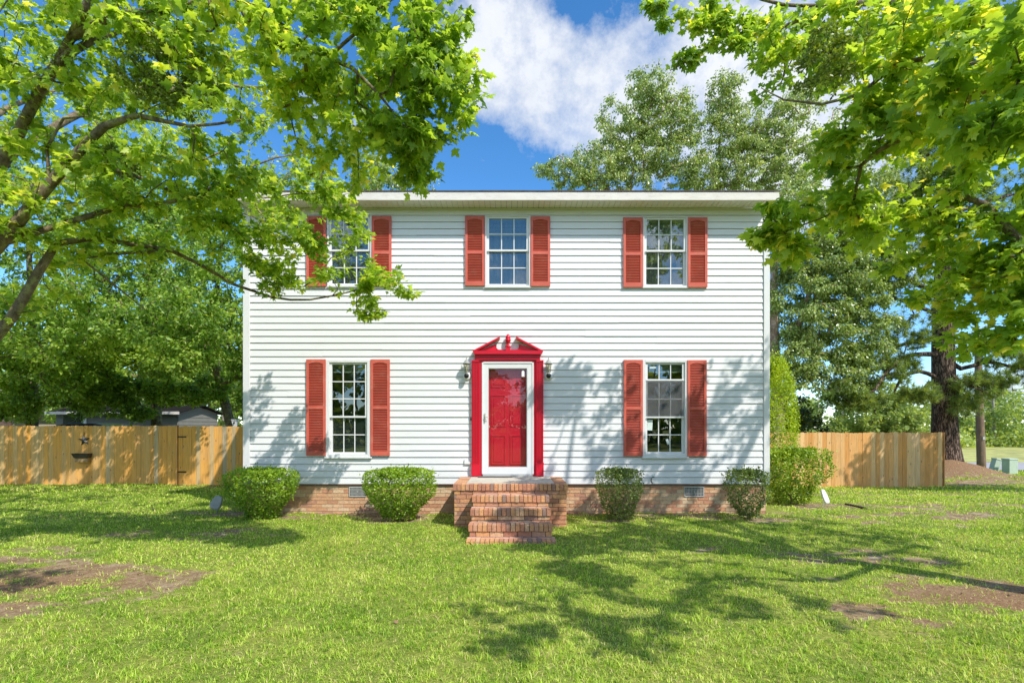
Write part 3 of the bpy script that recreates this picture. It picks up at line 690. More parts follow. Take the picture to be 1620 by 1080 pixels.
# red surround
mb = MB(); S0, S1 = FX(746.8), FX(859.2)
mb.box(FX(758.4), x0-.0005, -.05, .004, .70, z1+.0); mb.box(x1+.0005, FX(848.2), -.05, .004, .70, z1); mb.box(FX(758.4), FX(848.2), -.05, .004, z1+.001, FZ(570))
mb.box(FX(751.6), FX(854.4), -.075, .004, FZ(569.9), FZ(561.5))
mb.box(FX(753), FX(853), -.085, -.0755, FZ(569.9), FZ(568.6))
ds = mb.build('door_surround', M['redtrim'], house, .003)
for a, b in ((S0, FX(758.3)), (FX(848.3), S1)):
    mb = MB(); mb.box(a, b, -.07, .004, .82, FZ(570.1)); w = b-a
    for i in range(4):
        c = a+w*(.2+.2*i); mb.box(c-.006, c+.006, -.082, -.0705, .96, FZ(574))
    mb.box(a, a+.012, -.082, -.0705, .94, FZ(573)); mb.box(b-.012, b, -.082, -.0705, .94, FZ(573)); 
    mb.box(a-.006, b+.006, -.095, .004, .70, .94-.001, rnd=.4); mb.box(a-.010, b+.010, -.101, .004, .94, .952); mb.box(a-.004, b+.004, -.09, -.0825, FZ(573), FZ(570.3))
    mb.build('pilaster', M['redtrim'], ds, .002)
mb = MB(); L0, L1 = FX(748.6), FX(858.8); zc0, zc1 = FZ(561.4), FZ(556)
mb.prism([(L0+.035, zc0), (L1-.035, zc0), (L1-.01, (zc0+zc1)/2), (L1, zc1), (L0, zc1), (L0+.01, (zc0+zc1)/2)], -.135, .004)
zt = FZ(534.4); xl, xr = FX(791), FX(816.4)
for s in (1, -1):
    e, t = (L0, xl) if s == 1 else (L1, xr)
    th = .045
    mb.prism([(e, zc1+.001), (e+s*.075, zc1+.001), (t, zt-th*.6), (t, zt+.006)], -.135, .004)     # raking cornice
    # tympanum with the scooped cut
    c0 = FX(785.4) if s == 1 else FX(820.8); n = 6
    cut = [(c0, zc1+.135), (c0-s*.006, zc1+.095), (c0+s*.002, zc1+.06), (c0+s*.03, zc1+.035), (c0+s*.07, zc1+.028), (FX(803.8)-s*.0005, zc1+.028)]
    pts = [(e+s*.077, zc1+.0012), (FX(803.8)-s*.0005, zc1+.0012)]+cut[::-1]
    for i in range(len(pts)-1):
        pass
    # convex slices between the base line and the outline
    out = [(e+s*.09, zc1+.012)]+[(c0, zc1+.135)]+cut[1:]
    for (ua, va), (ub, vb) in zip(out[:-1], out[1:]):
        if abs(ua-ub) < .004: continue
        mb.prism([(ua, zc1+.0012), (ub, zc1+.0012), (ub, vb), (ua, va)], -.055, .004)
mb.build('pediment', M['redtrim'], ds)
fx = FX(803.8); mb = MB(); fz = zc1+.002
mb.box(fx-.044, fx+.044, -.120, -.03, fz, fz+.075)
mb.lathe((fx, -.075, fz+.075), [(.055,0),(.055,.012),(.036,.022),(.022,.045),(.018,.055),(.03,.065),(.024,.075),(.042,.092),(.052,.118),(.053,.14),(.044,.15),(.047,.158),(.045,.185),(.034,.212),(.018,.232),(.004,.242)], 20)
mb.build('finial', M['redtrim'], ds)

# lanterns ---------------------------------------------------------------
def lantern(cx):
    zc = FZ(594); y = -.115
    mb = MB()     # back plate on the wall
    mb.lathe((cx+.005, -.045, zc-.01), [(.068,0),(.075,.006),(.075,.022),(.06,.03)][::-1] if False else [(.055,-.004),(.07,.004),(.075,.014),(.075,.03)], 24, axis='y')
    L = mb.build('wall_lantern', M['whiteplastic'], house)
    mb = MB(); mb.tube([(cx, -.048, zc-.005), (cx, y+.01, zc-.01)], .022, 10); mb.lathe((cx, y, zc-.012), [(.005,-.048),(.028,-.042),(.042,-.022),(.046,0),(.042,.022),(.030,.038)], 18)
    mb.build('arm', M['black'], L)
    zb, zt = FZ(589.5), FZ(577.5); mb = MB()
    for k in range(6):
        a = math.pi/6+k*math.pi/3; mb.tube([(cx+.036*math.cos(a), y+.036*math.sin(a), zb), (cx+.056*math.cos(a), y+.056*math.sin(a), zt)], .0045, 4)
    mb.lathe((cx, y, zb-.012), [(.025,0),(.042,.006),(.042,.012)], 6); mb.lathe((cx, y, zt), [(.064,0),(.072,.006),(.066,.014)], 6)
    mb.build('cage', M['greyplastic'], L)
    mb = MB(); mb.lathe((cx, y, zb), [(.033,0),(.053,zt-zb)], 6, smooth=False); mb.build('lamp_glass', M['lampglass'], L)
    mb = MB(); mb.lathe((cx, y, zb), [(.010,0),(.010,.05),(.013,.06),(.015,.085),(.008,.105)], 10); mb.build('bulb', M['whiteplastic'], L)
    mb = MB(); mb.lathe((cx, y, zt+.0145), [(.080,0),(.070,.012),(.045,.030),(.040,.045),(.028,.06),(.012,.075),(.006,.095),(.009,.105),(.004,.118),(.0035,.15)], 12); mb.build('cap', M['greyplastic'], L)
lantern(FX(738.8)); lantern(FX(867.2))
# doorbell, cable cover and hose tap on the wall
mb = MB(); mb.box(FX(735), FX(746.4), -.042, -.021, FZ(733.5), FZ(729.5)); mb.box(FX(735), FX(735.8), -.042, -.021, FZ(729.4), FZ(726)); mb.build('cable_cover', M['siding'], house)
mb = MB(); mb.box(FX(744.3), FX(746.2), -.046, -.02, FZ(664.8), FZ(660.8)); mb.build('doorbell', M['black'], house, .003)
tx, tz = FX(1031), FZ(759); mb = MB(); mb.tube([(tx,-.01,tz+.03),(tx-.015,-.06,tz+.035),(tx-.035,-.09,tz+.01),(tx-.03,-.10,tz-.03),(tx+.0,-.10,tz-.045)], .011, 8); mb.lathe((tx+.01,-.075,tz+.06), [(.02,0),(.022,.006),(.02,.012)], 10); mb.build('hose_tap', M['black'], house)

# ============================================================ BRICK STEPS
st = empty('front_steps', (-.02, -1.3, 0), 'stained red brick landing and four brick steps below the red door', 'steps')
def rowlock(mb, x0, x1, yf, z1, h, depth, mat=0, w=.0665, jt=.009):
    x = x0; n = max(1, round((x1-x0)/w)); w = (x1-x0)/n
    for i in range(n):
        j = R.uniform(-.004, .004); k = R.uniform(-.0025, .0025)
        mb.box(x0+i*w+jt/2, x0+(i+1)*w-jt/2, yf+j, yf+depth+j, z1-h+R.uniform(0,.004), z1+k, mat)
def stepblock(name, x0, x1, yf, yb, z0, z1, lip=.092, over=.02, rows=1):
    mb = MB()
    mb.box(x0+over+.006, x1-over-.006, yf+over+.006, yb, z0-.1, z1-.02, 2)
    hb = z1-lip-z0+.02; n = max(1, round(hb/.068)); hg = (z1-lip-(z0-.04))/max(1, round((z1-lip-(z0-.04))/.068)); n = round((z1-lip-(z0-.04))/hg)
    bricks(mb, (x0+over, yf+over+.006), (1, 0), x1-x0-2*over, z0-.04, n, hg, .2, .009, .006)
    bricks(mb, (x0+over+.006, yb), (0, -1), yb-yf-over, z0-.04, n, hg, .2, .009, .006, nrmv=(-1, 0)); bricks(mb, (x1-over-.006, yf+over), (0, 1), yb-yf-over, z0-.04, n, hg, .2, .009, .006, nrmv=(1, 0))
    rowlock(mb, x0, x1, yf, z1, lip, .2, 0)
    y = yf+.208
    mb.box(x0+.005, x1-.005, yf+.01, min(yb, yf+.19), z1-lip+.008, z1-.010, 2)
    while y < yb-.02:                                   # paving bricks behind the nosing
        x = x0; e = min(y+.092, yb)
        while x < x1-.02: b = min(x+.195, x1); mb.box(x+.003, b-.004, y, e, z1-.06, z1-.004+R.uniform(-.003, .003), 1); x += .2
        y += .1
    return mb.build(name, [M['stepbrick'], M['stepbrick2'], M['mortardark']], st)
LX0, LX1, LYF = -.955, .905, -1.43
mb = MB(); over = .022
mb.box(LX0+over+.006, LX1-over-.006, LYF+over+.006, -.03, -.2, .66, 2)
for args in (((LX0+over, LYF+over+.006), (1, 0), LX1-LX0-2*over, (0, -1)), ((LX0+over+.006, -.03), (0, -1), -.03-LYF-over, (-1, 0)), ((LX1-over-.006, LYF+over), (0, 1), -.03-LYF-over, (1, 0))):
    bricks(mb, args[0], args[1], args[2], -.085, 10, .0679, .2, .009, .006, nrmv=args[3])
rowlock(mb, LX0, LX1, LYF, .69, .096, .2)
n = 17
for i in range(n):                                      # brick borders down both sides
    ya = LYF+.21+i*.0725
    if ya+.07 > -.035: break
    for xa, xb in ((LX0, LX0+.195), (LX1-.195, LX1)): mb.box(xa+R.uniform(-.003,.003), xb, ya, ya+.0635, .596, .69+R.uniform(-.003,.002), 0)
mb.box(LX0+.005, LX1-.005, LYF+.01, -.035, .602, .679, 2)
mb.build('landing', [M['stepbrick'], M['stepbrick2'], M['mortardark']], st)
mb = MB(); mb.box(LX0+.2, LX1-.2, LYF+.206, -.034, .66, .687); mb.build('slab', M['slab'], st)
for (yf, yb, za, zb, ex) in ((-1.80, LYF+.015, .0, .55, 0), (-2.10, -1.79, 0, .39, .004), (-2.40, -2.09, 0, .217, .008)):
    stepblock('step', -.62-ex, .58+ex, yf, yb, za, zb)
mb = MB(); mb.box(-.63, .60, -2.655, -2.385, -.12, .03, 2); rowlock(mb, -.64, .61, -2.67, .046, .10, .2)
x = -.64
while x < .6: mb.box(x+.003, min(x+.196, .61), -2.462, -2.385, -.05, .043+R.uniform(-.002,.002), 1); x += .2
mb.build('step', [M['stepbrick'], M['stepbrick2'], M['mortardark']], st)
mb = MB(); mb.box(FX(757), FX(811), -.25, -.105, .693, .703); o = mb.build('doormat', M['mat'], None, .004); tag(o, 'thin dark grey doormat on the landing against the door sill', 'doormat')
# ============================================================ FENCES
def fence(name, label, x0, x1, y, top, mat, posts, seed, pw=.1385, group=None):
    rr = random.Random(seed)
    e = empty(name, (x0, y, hz(x0, y)), label, 'fence')
    mb = MB(); x = x0; i = 0
    while x < x1-.03:
        b = min(x+pw-rr.uniform(.002, .006), x1); t = top+rr.uniform(-.014, .014); g = min(hz(x, y), hz(b, y))-.03; yo = rr.uniform(-.004, .004)
        dx = rr.uniform(-.003, .003); c = .022
        pts = [(x, g), (b, g), (b+dx, t-c), (b-c+dx, t), (x+c+dx, t), (x+dx, t-c)]
        mb.prism(pts, y+yo, y+yo+.017, 0, rr.random()); x += pw; i += 1
    mb.build('boards', mat, e)
    zg = hz(x0, y)
    for z in (zg+.25, (zg+top)/2, top-.22):
        m2 = MB(); m2.box(x0, x1, y+.023, y+.060, z-.045, z+.045, rnd=rr.random()); m2.build('rail', mat, e)
    for px in posts:
        m2 = MB(); m2.box(px-.045, px+.045, y+.061, y+.15, hz(px, y)-.2, top-.03, rnd=rr.random()); m2.build('post', mat, e)
    return e
YF = 6.7
GX = (283-810)/FP*16.7; 
lf = fence('wooden_fence', 'tall weathered orange board fence left of the house with a star and planter on it', -24, GX-.03, YF, 1.645, M['fence2'], [-24+2.4*i for i in range(6)]+[GX-.1], 3)
gt = fence('fence_gate', 'board gate closing the gap between the left fence and the house', GX, HX0-.02, YF-.02, 1.63, M['fence2'], [GX+.06, HX0-.1], 4)
mb = MB(); mb.box(GX-.035, GX-.004, YF-.028, YF-.004, hz(GX, YF), 1.66, rnd=.0); mb.build('hinge_post', paint('rusty_post', (.30,.10,.05), .8, .3), gt)
for z in (1.3, .2): mb = MB(); mb.box(GX-.03, GX+.25, YF-.034, YF-.0285, z-.02, z+.02); mb.build('hinge', M['black'], gt)
RX = (1492.5-810)/FP*16.6
rf = fence('wooden_fence', 'honey coloured cedar board fence right of the house ending by the pine', HX1+.02, RX, 6.6, 1.435, M['fence'], [HX1+.1+2.15*i for i in range(4)]+[RX-.06], 5, .1392)
mb = MB(); mb.box(RX+.001, RX+.03, 6.585, 6.72, hz(RX, 6.6)-.1, 1.44, rnd=.0); mb.build('end_board', M['fence'], rf)
# fence returning to the back from the right end
e = empty('wooden_fence', (RX, 6.8, hz(RX, 6.8)), 'side run of the cedar fence going back from its right end', 'fence')
mb = MB(); y = 6.75
while y < 14: mb.box(RX-.02, RX-.003, y, y+.134, hz(RX, y)-.05, 1.43-.02*(y-6.7)+R.uniform(-.01,.01)); y += .139
mb.build('boards', M['fence'], e)

# star and planter on the left fence
d = 16.62; c = P(130.5, 696, d); e = empty('metal_star', (c[0], c[1], c[2]), 'dark metal five pointed star hung on the left fence above the planter', 'star')
mb = MB(); n = 5; out = []; ax = .12
for i in range(10):
    a = math.pi/2+i*math.pi/5+ax; r = .20 if i % 2 == 0 else .078; out.append((c[0]+r*math.cos(a), c[2]+r*math.sin(a)*.95))
vs = [(x, YF-.015, z) for x, z in out]+[(c[0], YF-.075, c[2]), (c[0], YF-.008, c[2])]
mb.add(vs, [(i, (i+1) % 10, 10) for i in range(10)]+[((i+1) % 10, i, 11) for i in range(10)], 0, .4); mb.build('star', paint('star_metal', (.055,.06,.065), .35, .3, 9, spec=.7), e)
mb = MB(); mb.tube([(c[0],YF-.02,c[2]+.17),(c[0],YF-.012,c[2]+.25)], .006, 5); mb.build('hanger', M['black'], e)
c = P(130, 720, 16.6); e = empty('wall_planter', (c[0], c[1], c[2]), 'dark trough planter fixed to the left fence below the star', 'planter')
mb = MB(); w0, w1 = .255, .215; zt_, zb_ = c[2]+.06, c[2]-.08
vs = []
for (w, z, dpt) in ((w0, zt_, .2), (w1, zb_, .15)): vs += [(c[0]-w, YF-.012, z), (c[0]+w, YF-.012, z), (c[0]+w, YF-.012-dpt, z), (c[0]-w, YF-.012-dpt, z)]
mb.add(vs, [(4,5,6,7),(0,1,5,4),(1,2,6,5),(2,3,7,6),(3,0,4,7)], 0); 
vs = []
for (w, z, dpt) in ((w0-.02, zt_, .18), (w0-.03, zt_-.04, .17)): vs += [(c[0]-w, YF-.03, z), (c[0]+w, YF-.03, z), (c[0]+w, YF-.012-dpt, z), (c[0]-w, YF-.012-dpt, z)]
mb.add(vs, [(4,5,6,7),(0,4,5,1)[::-1],(1,5,6,2)[::-1],(2,6,7,3)[::-1],(3,7,4,0)[::-1]], 0)
mb.build('trough', M['bronze'], e)
mb = MB(); mb.box(c[0]-.2, c[0]+.2, YF-.14, YF-.012, zb_-.13, zb_-.001); mb.build('bracket', M['tan'], e)
mb = MB(); mb.tube([(c[0]-.255, YF-.21, zt_), (c[0]-.08, YF-.218, zt_+.003), (c[0]+.255, YF-.212, zt_)], .012, 6); mb.build('rim', M['bronze'], e)

# ============================================================ FOLIAGE TOOLS
def ell(cx, cy, cz, rx, ry, rz, n, g=G, shell=False):
    v = nrm(g.normal(size=(n, 3))); r = g.random(n)**(1/3) if not shell else g.uniform(.72, 1, n)
    return np.array([cx, cy, cz])+v*r[:, None]*np.array([rx, ry, rz])
def blobP(px, py, d, rpx, rpy, rd, n):
    c = P(px, py, d); k = d/FP; return ell(c[0], c[1], c[2], rpx*k, rd, rpy*k, n)
class Tree:
    def __init__(s): s.pos = []; s.par = []; s.rad = []; s.kind = []; s.paths = []
    def limb(s, pts, rads, parent=None, step=.25):
        """explicit limb; parent = node index"""
        pts = [np.array(p, float) for p in pts]; ids = []
        if parent is not None: pts = [s.pos[parent]]+pts; rads = [rads[0]*1.15]+list(rads)
        prev = parent; 
        # catmull-rom
        for i in range(len(pts)-1):
            p0, p1, p2, p3 = pts[max(i-1, 0)], pts[i], pts[i+1], pts[min(i+2, len(pts)-1)]
            L = np.linalg.norm(p2-p1); n = max(1, int(L/step))
            for k in range(n):
                if i == 0 and k == 0 and parent is not None: continue
                t = k/n
                q = .5*((2*p1)+(-p0+p2)*t+(2*p0-5*p1+4*p2-p3)*t*t+(-p0+3*p1-3*p2+p3)*t**3)
                s._n(q, prev, rads[i]+(rads[i+1]-rads[i])*t); prev = len(s.pos)-1; ids.append(prev)
        s._n(pts[-1], prev, rads[-1]); ids.append(len(s.pos)-1)
        s.paths.append(([parent] if parent is not None else [])+ids); return ids
    def _n(s, q, par, r): s.pos.append(np.array(q)); s.par.append(par); s.rad.append(r)
    def grow(s, targets, tip=.004, droop=.1, jit=.12, step=.28, seed=1, maxr=.6, gravity=0):
        g = np.random.default_rng(seed); T = np.array(targets); s.tw = []
        P0 = np.array(s.pos); dmin = np.full(len(T), 1e9)
        for i in range(0, len(T), 200): dmin[i:i+200] = np.linalg.norm(T[i:i+200, None]-P0[None], axis=2).min(1)
        order = np.argsort(dmin); cap = len(P0)+len(T)*14; A = np.zeros((cap, 3)); A[:len(P0)] = P0; na = len(P0)
        root = P0[0]; pc = []
        for ti in order:
            t = T[ti]; dv = t-A[:na]; dist = np.linalg.norm(dv, axis=1)
            hb = np.linalg.norm(A[:na]-root, axis=1)+dist; cost = dist+.22*np.maximum(0, hb-np.linalg.norm(t-root))
            j = int(np.argmin(cost)); L = dist[j]; n = max(2, int(L/step)); n = min(n, 12)
            a = A[j]; pj = s.par[j]; dirp = nrm((a-s.pos[pj])[None])[0] if pj is not None else np.array([0,0,1.])
            mid = a+dirp*L*.35+np.array([0,0,droop*L]); ids = [j]; prev = j
            for k in range(1, n+1):
                u = k/n; q = (1-u)**2*a+2*u*(1-u)*mid+u*u*t
                if k < n: q = q+g.normal(0, jit*L/n, 3)
                s._n(q, prev, tip); prev = len(s.pos)-1; A[na] = q; na += 1; ids.append(prev)
            s.paths.append(ids); s.tw.append(ids)
        # pipe model for the grown part
        cnt = np.zeros(len(s.pos))
        for ids in s.tw: cnt[ids[-1]] += 1
        for i in range(len(s.pos)-1, -1, -1):
            if s.par[i] is not None: cnt[s.par[i]] += cnt[i]
        n0 = len(P0)
        for i in range(n0, len(s.pos)): s.rad[i] = min(tip*max(1, cnt[i])**.42, maxr)
        return s
    def wood(s, name, mat, parent, nb=8, nt=4):
        mb = MB()
        for ids in s.paths:
            rs = [s.rad[i] for i in ids]
            if len(ids) > 1 and s.par[ids[1]] == ids[0]: rs[0] = min(rs[0], rs[1]*1.25)
            k = nb if max(rs) > .02 else nt if max(rs) > .006 else 3
            mb.tube([s.pos[i] for i in ids], rs, k)
        return mb.build(name, mat, parent)
    def leaves(s, name, mat, parent, per, size, tv, tf, spread=.12, span=.6, seed=2, flat=.8, droop=.35, up=(0,0,1), extra=None, rnd=(.45,.2), sizevar=.35):
        g = np.random.default_rng(seed); pos = []; dirs = []
        for ids in s.tw:
            k = max(1, int(len(ids)*span)); sub = ids[-k-1:]
            pts = np.array([s.pos[i] for i in sub]); m = len(pts)-1
            if m < 1: continue
            n = g.poisson(per)
            u = g.random(n)**.75*m; i = np.minimum(u.astype(int), m-1); f = (u-i)[:, None]
            q = pts[i]*(1-f)+pts[i+1]*f; dd = nrm(pts[i+1]-pts[i]); pos.append(q); dirs.append(dd)
        pos = np.concatenate(pos); dirs = np.concatenate(dirs); N = len(pos)
        off = nrm(g.normal(size=(N, 3))); off[:, 2] *= .6; pos = pos+off*g.uniform(.1, 1, N)[:, None]*spread
        tip = nrm(dirs*.6+nrm(off)*1.0+np.array([0, 0, -droop])+g.normal(0, .25, (N, 3)))
        nor = np.array(up)[None]*flat+g.normal(0, .45, (N, 3))
        sz = size*g.uniform(1-sizevar, 1+sizevar, N); cl = fbm(pos[:, 0]*1.3+pos[:, 2], pos[:, 1]*1.3+pos[:, 2]*.7, 9)
        r = np.clip(rnd[0]+(cl-.5)*.8+g.normal(0, rnd[1], N), 0, 1)
        me = leaves_mesh(name, pos, tip, nor, sz, tv, tf, r)
        return link(name, me, mat, parent)
def rootflare(T, base, r):      # widening foot of a trunk
    pass

# ------------------------------------------------------------ left maple (trunk out of frame on the left)
mb_ = (-6.75, -4.0, hz(-6.75, -4.0))
lm = empty('maple_tree', mb_, 'large maple whose limbs reach over the lawn from the left edge', 'tree')
T = Tree()
t = T.limb([(mb_[0]-.02, mb_[1], -.15), (mb_[0], mb_[1], .5), (-6.72,-4.0,1.4), (-6.75,-4.05,2.4), (-6.85,-4.0,3.6), (-6.8,-3.9,5.0), (-6.5,-3.7,6.6), (-6.3,-3.6,8.4)], [.30,.22,.19,.17,.14,.11,.08,.03])
def nearest(T, z): return min(t, key=lambda i: abs(T.pos[i][2]-z))
n1, n2, n3, n4 = nearest(T, 1.5), nearest(T, 2.3), nearest(T, 3.2), nearest(T, 4.0)
A_ = T.limb([P(-40,430,5.75), P(0,385,5.6), P(80,290,5.6), P(165,200,5.5), P(215,183,5.4), P(300,200,5.3), P(380,190,5.2)], [.072,.064,.054,.042,.028,.016,.009], n2)
B_ = T.limb([P(0,262,6.2), P(22,225,6.1), P(60,150,5.9), P(95,92,5.6), P(130,25,5.4), P(170,-60,5.3), P(260,-160,5.2)], [.072,.062,.052,.045,.038,.03,.02], n3)
T.limb([P(190,22,5.3), P(255,18,5.2), P(330,-2,5.0), P(430,-50,4.9)], [.034,.028,.022,.012], B_[len(B_)//2+2])
T.limb([P(110,85,5.5), P(150,62,5.6), P(190,50,5.8), P(260,90,6)], [.04,.035,.028,.012], B_[len(B_)//2])
C_ = T.limb([P(-30,560,6), P(20,500,6), P(62,428,6), P(90,385,6.1), P(150,376,6.3), P(205,386,6.5), P(270,396,6.7), P(320,420,7), P(370,450,7.3), P(430,470,7.6), P(490,474,7.8), P(560,460,8), P(610,450,8.05), P(652,464,8.1)], [.062,.054,.046,.038,.032,.029,.026,.023,.020,.017,.014,.010,.006,.004], n1)
T.limb([P(130,410,6.2), P(180,450,6.4), P(230,490,6.6)], [.016,.011,.005], C_[12])
D_ = T.limb([P(190,328,6), P(240,324,6), P(310,312,6.2), P(350,288,6.4), P(385,268,6.6), P(435,250,6.9), P(490,240,7)], [.03,.026,.023,.019,.014,.010,.005], A_[6])
T.limb([P(104,268,5.7), P(140,264,5.8), P(200,273,6), P(260,298,6.2), P(300,318,6.4), P(360,330,6.8), P(420,350,7.2)], [.034,.028,.024,.018,.014,.009,.005], A_[8])
T.limb([P(78,285,5.6), P(74,235,5.55), P(100,188,5.5), P(140,184,5.5)], [.02,.016,.012,.006], A_[7])
E_ = T.limb([P(0,-190,5.6), P(200,-130,5.3), P(340,-60,5.1), P(390,25,5), P(430,62,4.9), P(478,88,4.8), P(520,92,4.8), P(558,108,4.7), P(600,150,4.7), P(640,200,4.7)], [.07,.055,.045,.036,.03,.025,.022,.018,.012,.006], n4)
T.limb([P(520,90,4.8), P(560,55,4.7), P(590,20,4.6), P(650,-20,4.5)], [.018,.014,.010,.005], E_[-6])
T.limb([P(-260,120,6.5), (-8.2,-2.2,6.0), (-8.6,-.8,7.2), (-8.7,.3,8.2)], [.07,.055,.04,.02], n3)
T.limb([(-6.0,-2.6,6.0), (-5.0,-1.6,7.0), (-4.2,-.6,7.6)], [.05,.035,.015], n4)
T.limb([(-5.6,-5.0,5.4), (-4.2,-6.2,5.8), (-3.0,-7.3,5.8), (-2.3,-7.9,5.7)], [.045,.035,.022,.010], n4)
T.limb([(-8.6,.2,6.4), (-9.0,1.2,7.2), (-9.4,2.0,7.8)], [.06,.04,.015], n4)
T.limb([(-7.4,-5.2,4.6), (-8.3,-6.2,5.4), (-9,-7,6)], [.06,.04,.02], n3)
tg = [blobP(640,60,4.65,85,100,.7,44), blobP(690,130,4.7,62,90,.5,30), blobP(725,90,4.8,38,85,.4,20), blobP(560,200,5.4,110,95,.9,62), blobP(500,290,7.9,40,35,.3,14), blobP(450,330,7.9,30,30,.3,8), blobP(650,240,5.0,50,50,.4,26), blobP(520,60,5,110,110,.9,58), blobP(400,110,5.1,130,110,1,58),
      blobP(250,60,5.4,170,90,1,70), blobP(60,110,5.7,110,130,1,60), blobP(60,310,5.6,90,80,.8,36), blobP(280,290,5.9,140,50,.8,56), blobP(430,290,6.6,110,70,.9,34),
      blobP(150,400,6.3,110,35,.8,22), blobP(260,360,6.5,120,40,.8,32), blobP(430,380,7.1,75,48,.7,26), blobP(480,415,7.6,80,42,.6,34), blobP(545,375,7.8,45,42,.5,15), blobP(545,330,7.3,45,28,.4,10), blobP(600,440,8,45,22,.35,16), blobP(585,488,8,28,22,.25,13), blobP(420,435,7.4,55,25,.4,14),
      blobP(60,470,6.4,70,30,.6,8), blobP(645,462,8.1,16,10,.1,4),
      ell(-4.6,-3.6,6.6,2.3,2.4,1.3,64), ell(-6.6,-2.4,7.6,2.6,2.6,1.7,80), ell(-8.6,-1.0,7.2,2.1,2.3,1.7,90), ell(-8.8,-5.5,5.6,2,1.8,1.6,50), ell(-4.6,-.4,7.6,1.8,1.5,1.0,30), ell(-8.4,-3.2,4.6,1.4,1.4,1.0,36), ell(-2.1,-8.0,5.6,.9,.5,.45,34), ell(-10.3,-.6,6.4,1.7,1.7,1.5,46), ell(-9.3,1.8,7.6,2.2,1.5,1.2,76), ell(-6.4,1.9,8.0,2.0,1.4,1.1,64), ell(-12.2,1.6,6.8,1.8,1.5,1.2,62)]
T.grow(np.concatenate(tg), tip=.0032, droop=.06, seed=4)
T.wood('limbs', M['maplebark'], lm)
T.leaves('foliage', M['lf_maple'], lm, 27, .070, MAPLE_V, MAPLE_F, spread=.13, span=.75, seed=5, flat=1.0, droop=.45, rnd=(.5,.24), sizevar=.5)
LMT = T
# ------------------------------------------------------------ right maple
rb = (6.3, -5.8, hz(6.3, -5.8))
rm = empty('maple_tree', rb, 'large leaved maple reaching in from the right edge of the lawn', 'tree')
T = Tree()
t = T.limb([(rb[0], rb[1], -.15), (rb[0], rb[1], .4), (6.28,-5.8,1.3), (6.25,-5.75,2.2), (6.2,-5.7,3.4), (6.15,-5.6,5.0), (6.0,-5.4,6.8), (6.0,-5.2,8.2)], [.27,.20,.17,.155,.13,.10,.07,.03])
n1, n2, n3, n4 = nearest(T, 2.3), nearest(T, 3.0), nearest(T, 4.0), nearest(T, 5.0)
a = T.limb([P(1720,70,4.2), P(1560,140,4.1), P(1490,180,4.25), P(1440,212,4.4), P(1395,235,4.6), P(1362,262,4.8), P(1350,320,5.0), P(1300,345,5.2), P(1245,365,5.4)], [.06,.045,.034,.028,.022,.017,.012,.008,.005], n2)
q_ = T.limb([(6.9,-4.9,5.2), (7.9,-3.4,6.9), (7.3,-2.3,8.1), P(1442,2,8.6), P(1350,6,8.7), P(1310,12,8.7), P(1272,32,8.7), P(1205,50,8.8), P(1150,56,8.8), P(1100,90,8.9), P(1060,112,8.9)], [.08,.07,.06,.05,.044,.038,.032,.024,.018,.012,.006], n3)
T.limb([P(1240,8,8.7), P(1150,-20,8.7), P(1050,-5,8.8)], [.026,.016,.007], q_[-12])
T.limb([P(1380,60,5.6), P(1310,110,6.6), P(1262,75,7.2), P(1236,130,7.3), P(1190,176,7.4)], [.018,.014,.010,.007,.004], a[8])
T.limb([P(1700,420,5), P(1610,380,5.1), P(1560,325,5.2), P(1500,300,5.4), P(1440,330,5.7)], [.055,.045,.035,.022,.010], n1)
T.limb([(5.7,-6.9,3.9), (5.0,-7.3,4.6), (4.1,-8.5,4.7), (3.4,-8.6,5.2), (3.0,-9.0,5.2)], [.045,.036,.027,.018,.008], n2)
T.limb([(6.4,-4.6,5.4), (6.6,-3.6,6.8), (6.7,-3.2,7.6)], [.06,.04,.02], n3)
T.limb([(7.4,-6.2,4.6), (8.6,-6.6,5.6), (9.3,-6.8,6.2)], [.06,.04,.02], n3)
T.limb([(5.6,-5.0,6.0), (4.9,-4.0,7.2), (4.6,-3.4,7.8)], [.05,.035,.015], n4)
T.limb([P(1420,100,4.3), P(1360,150,4.6), P(1300,165,4.8), P(1240,158,5), P(1205,140,5.1)], [.02,.016,.012,.008,.004], a[8])
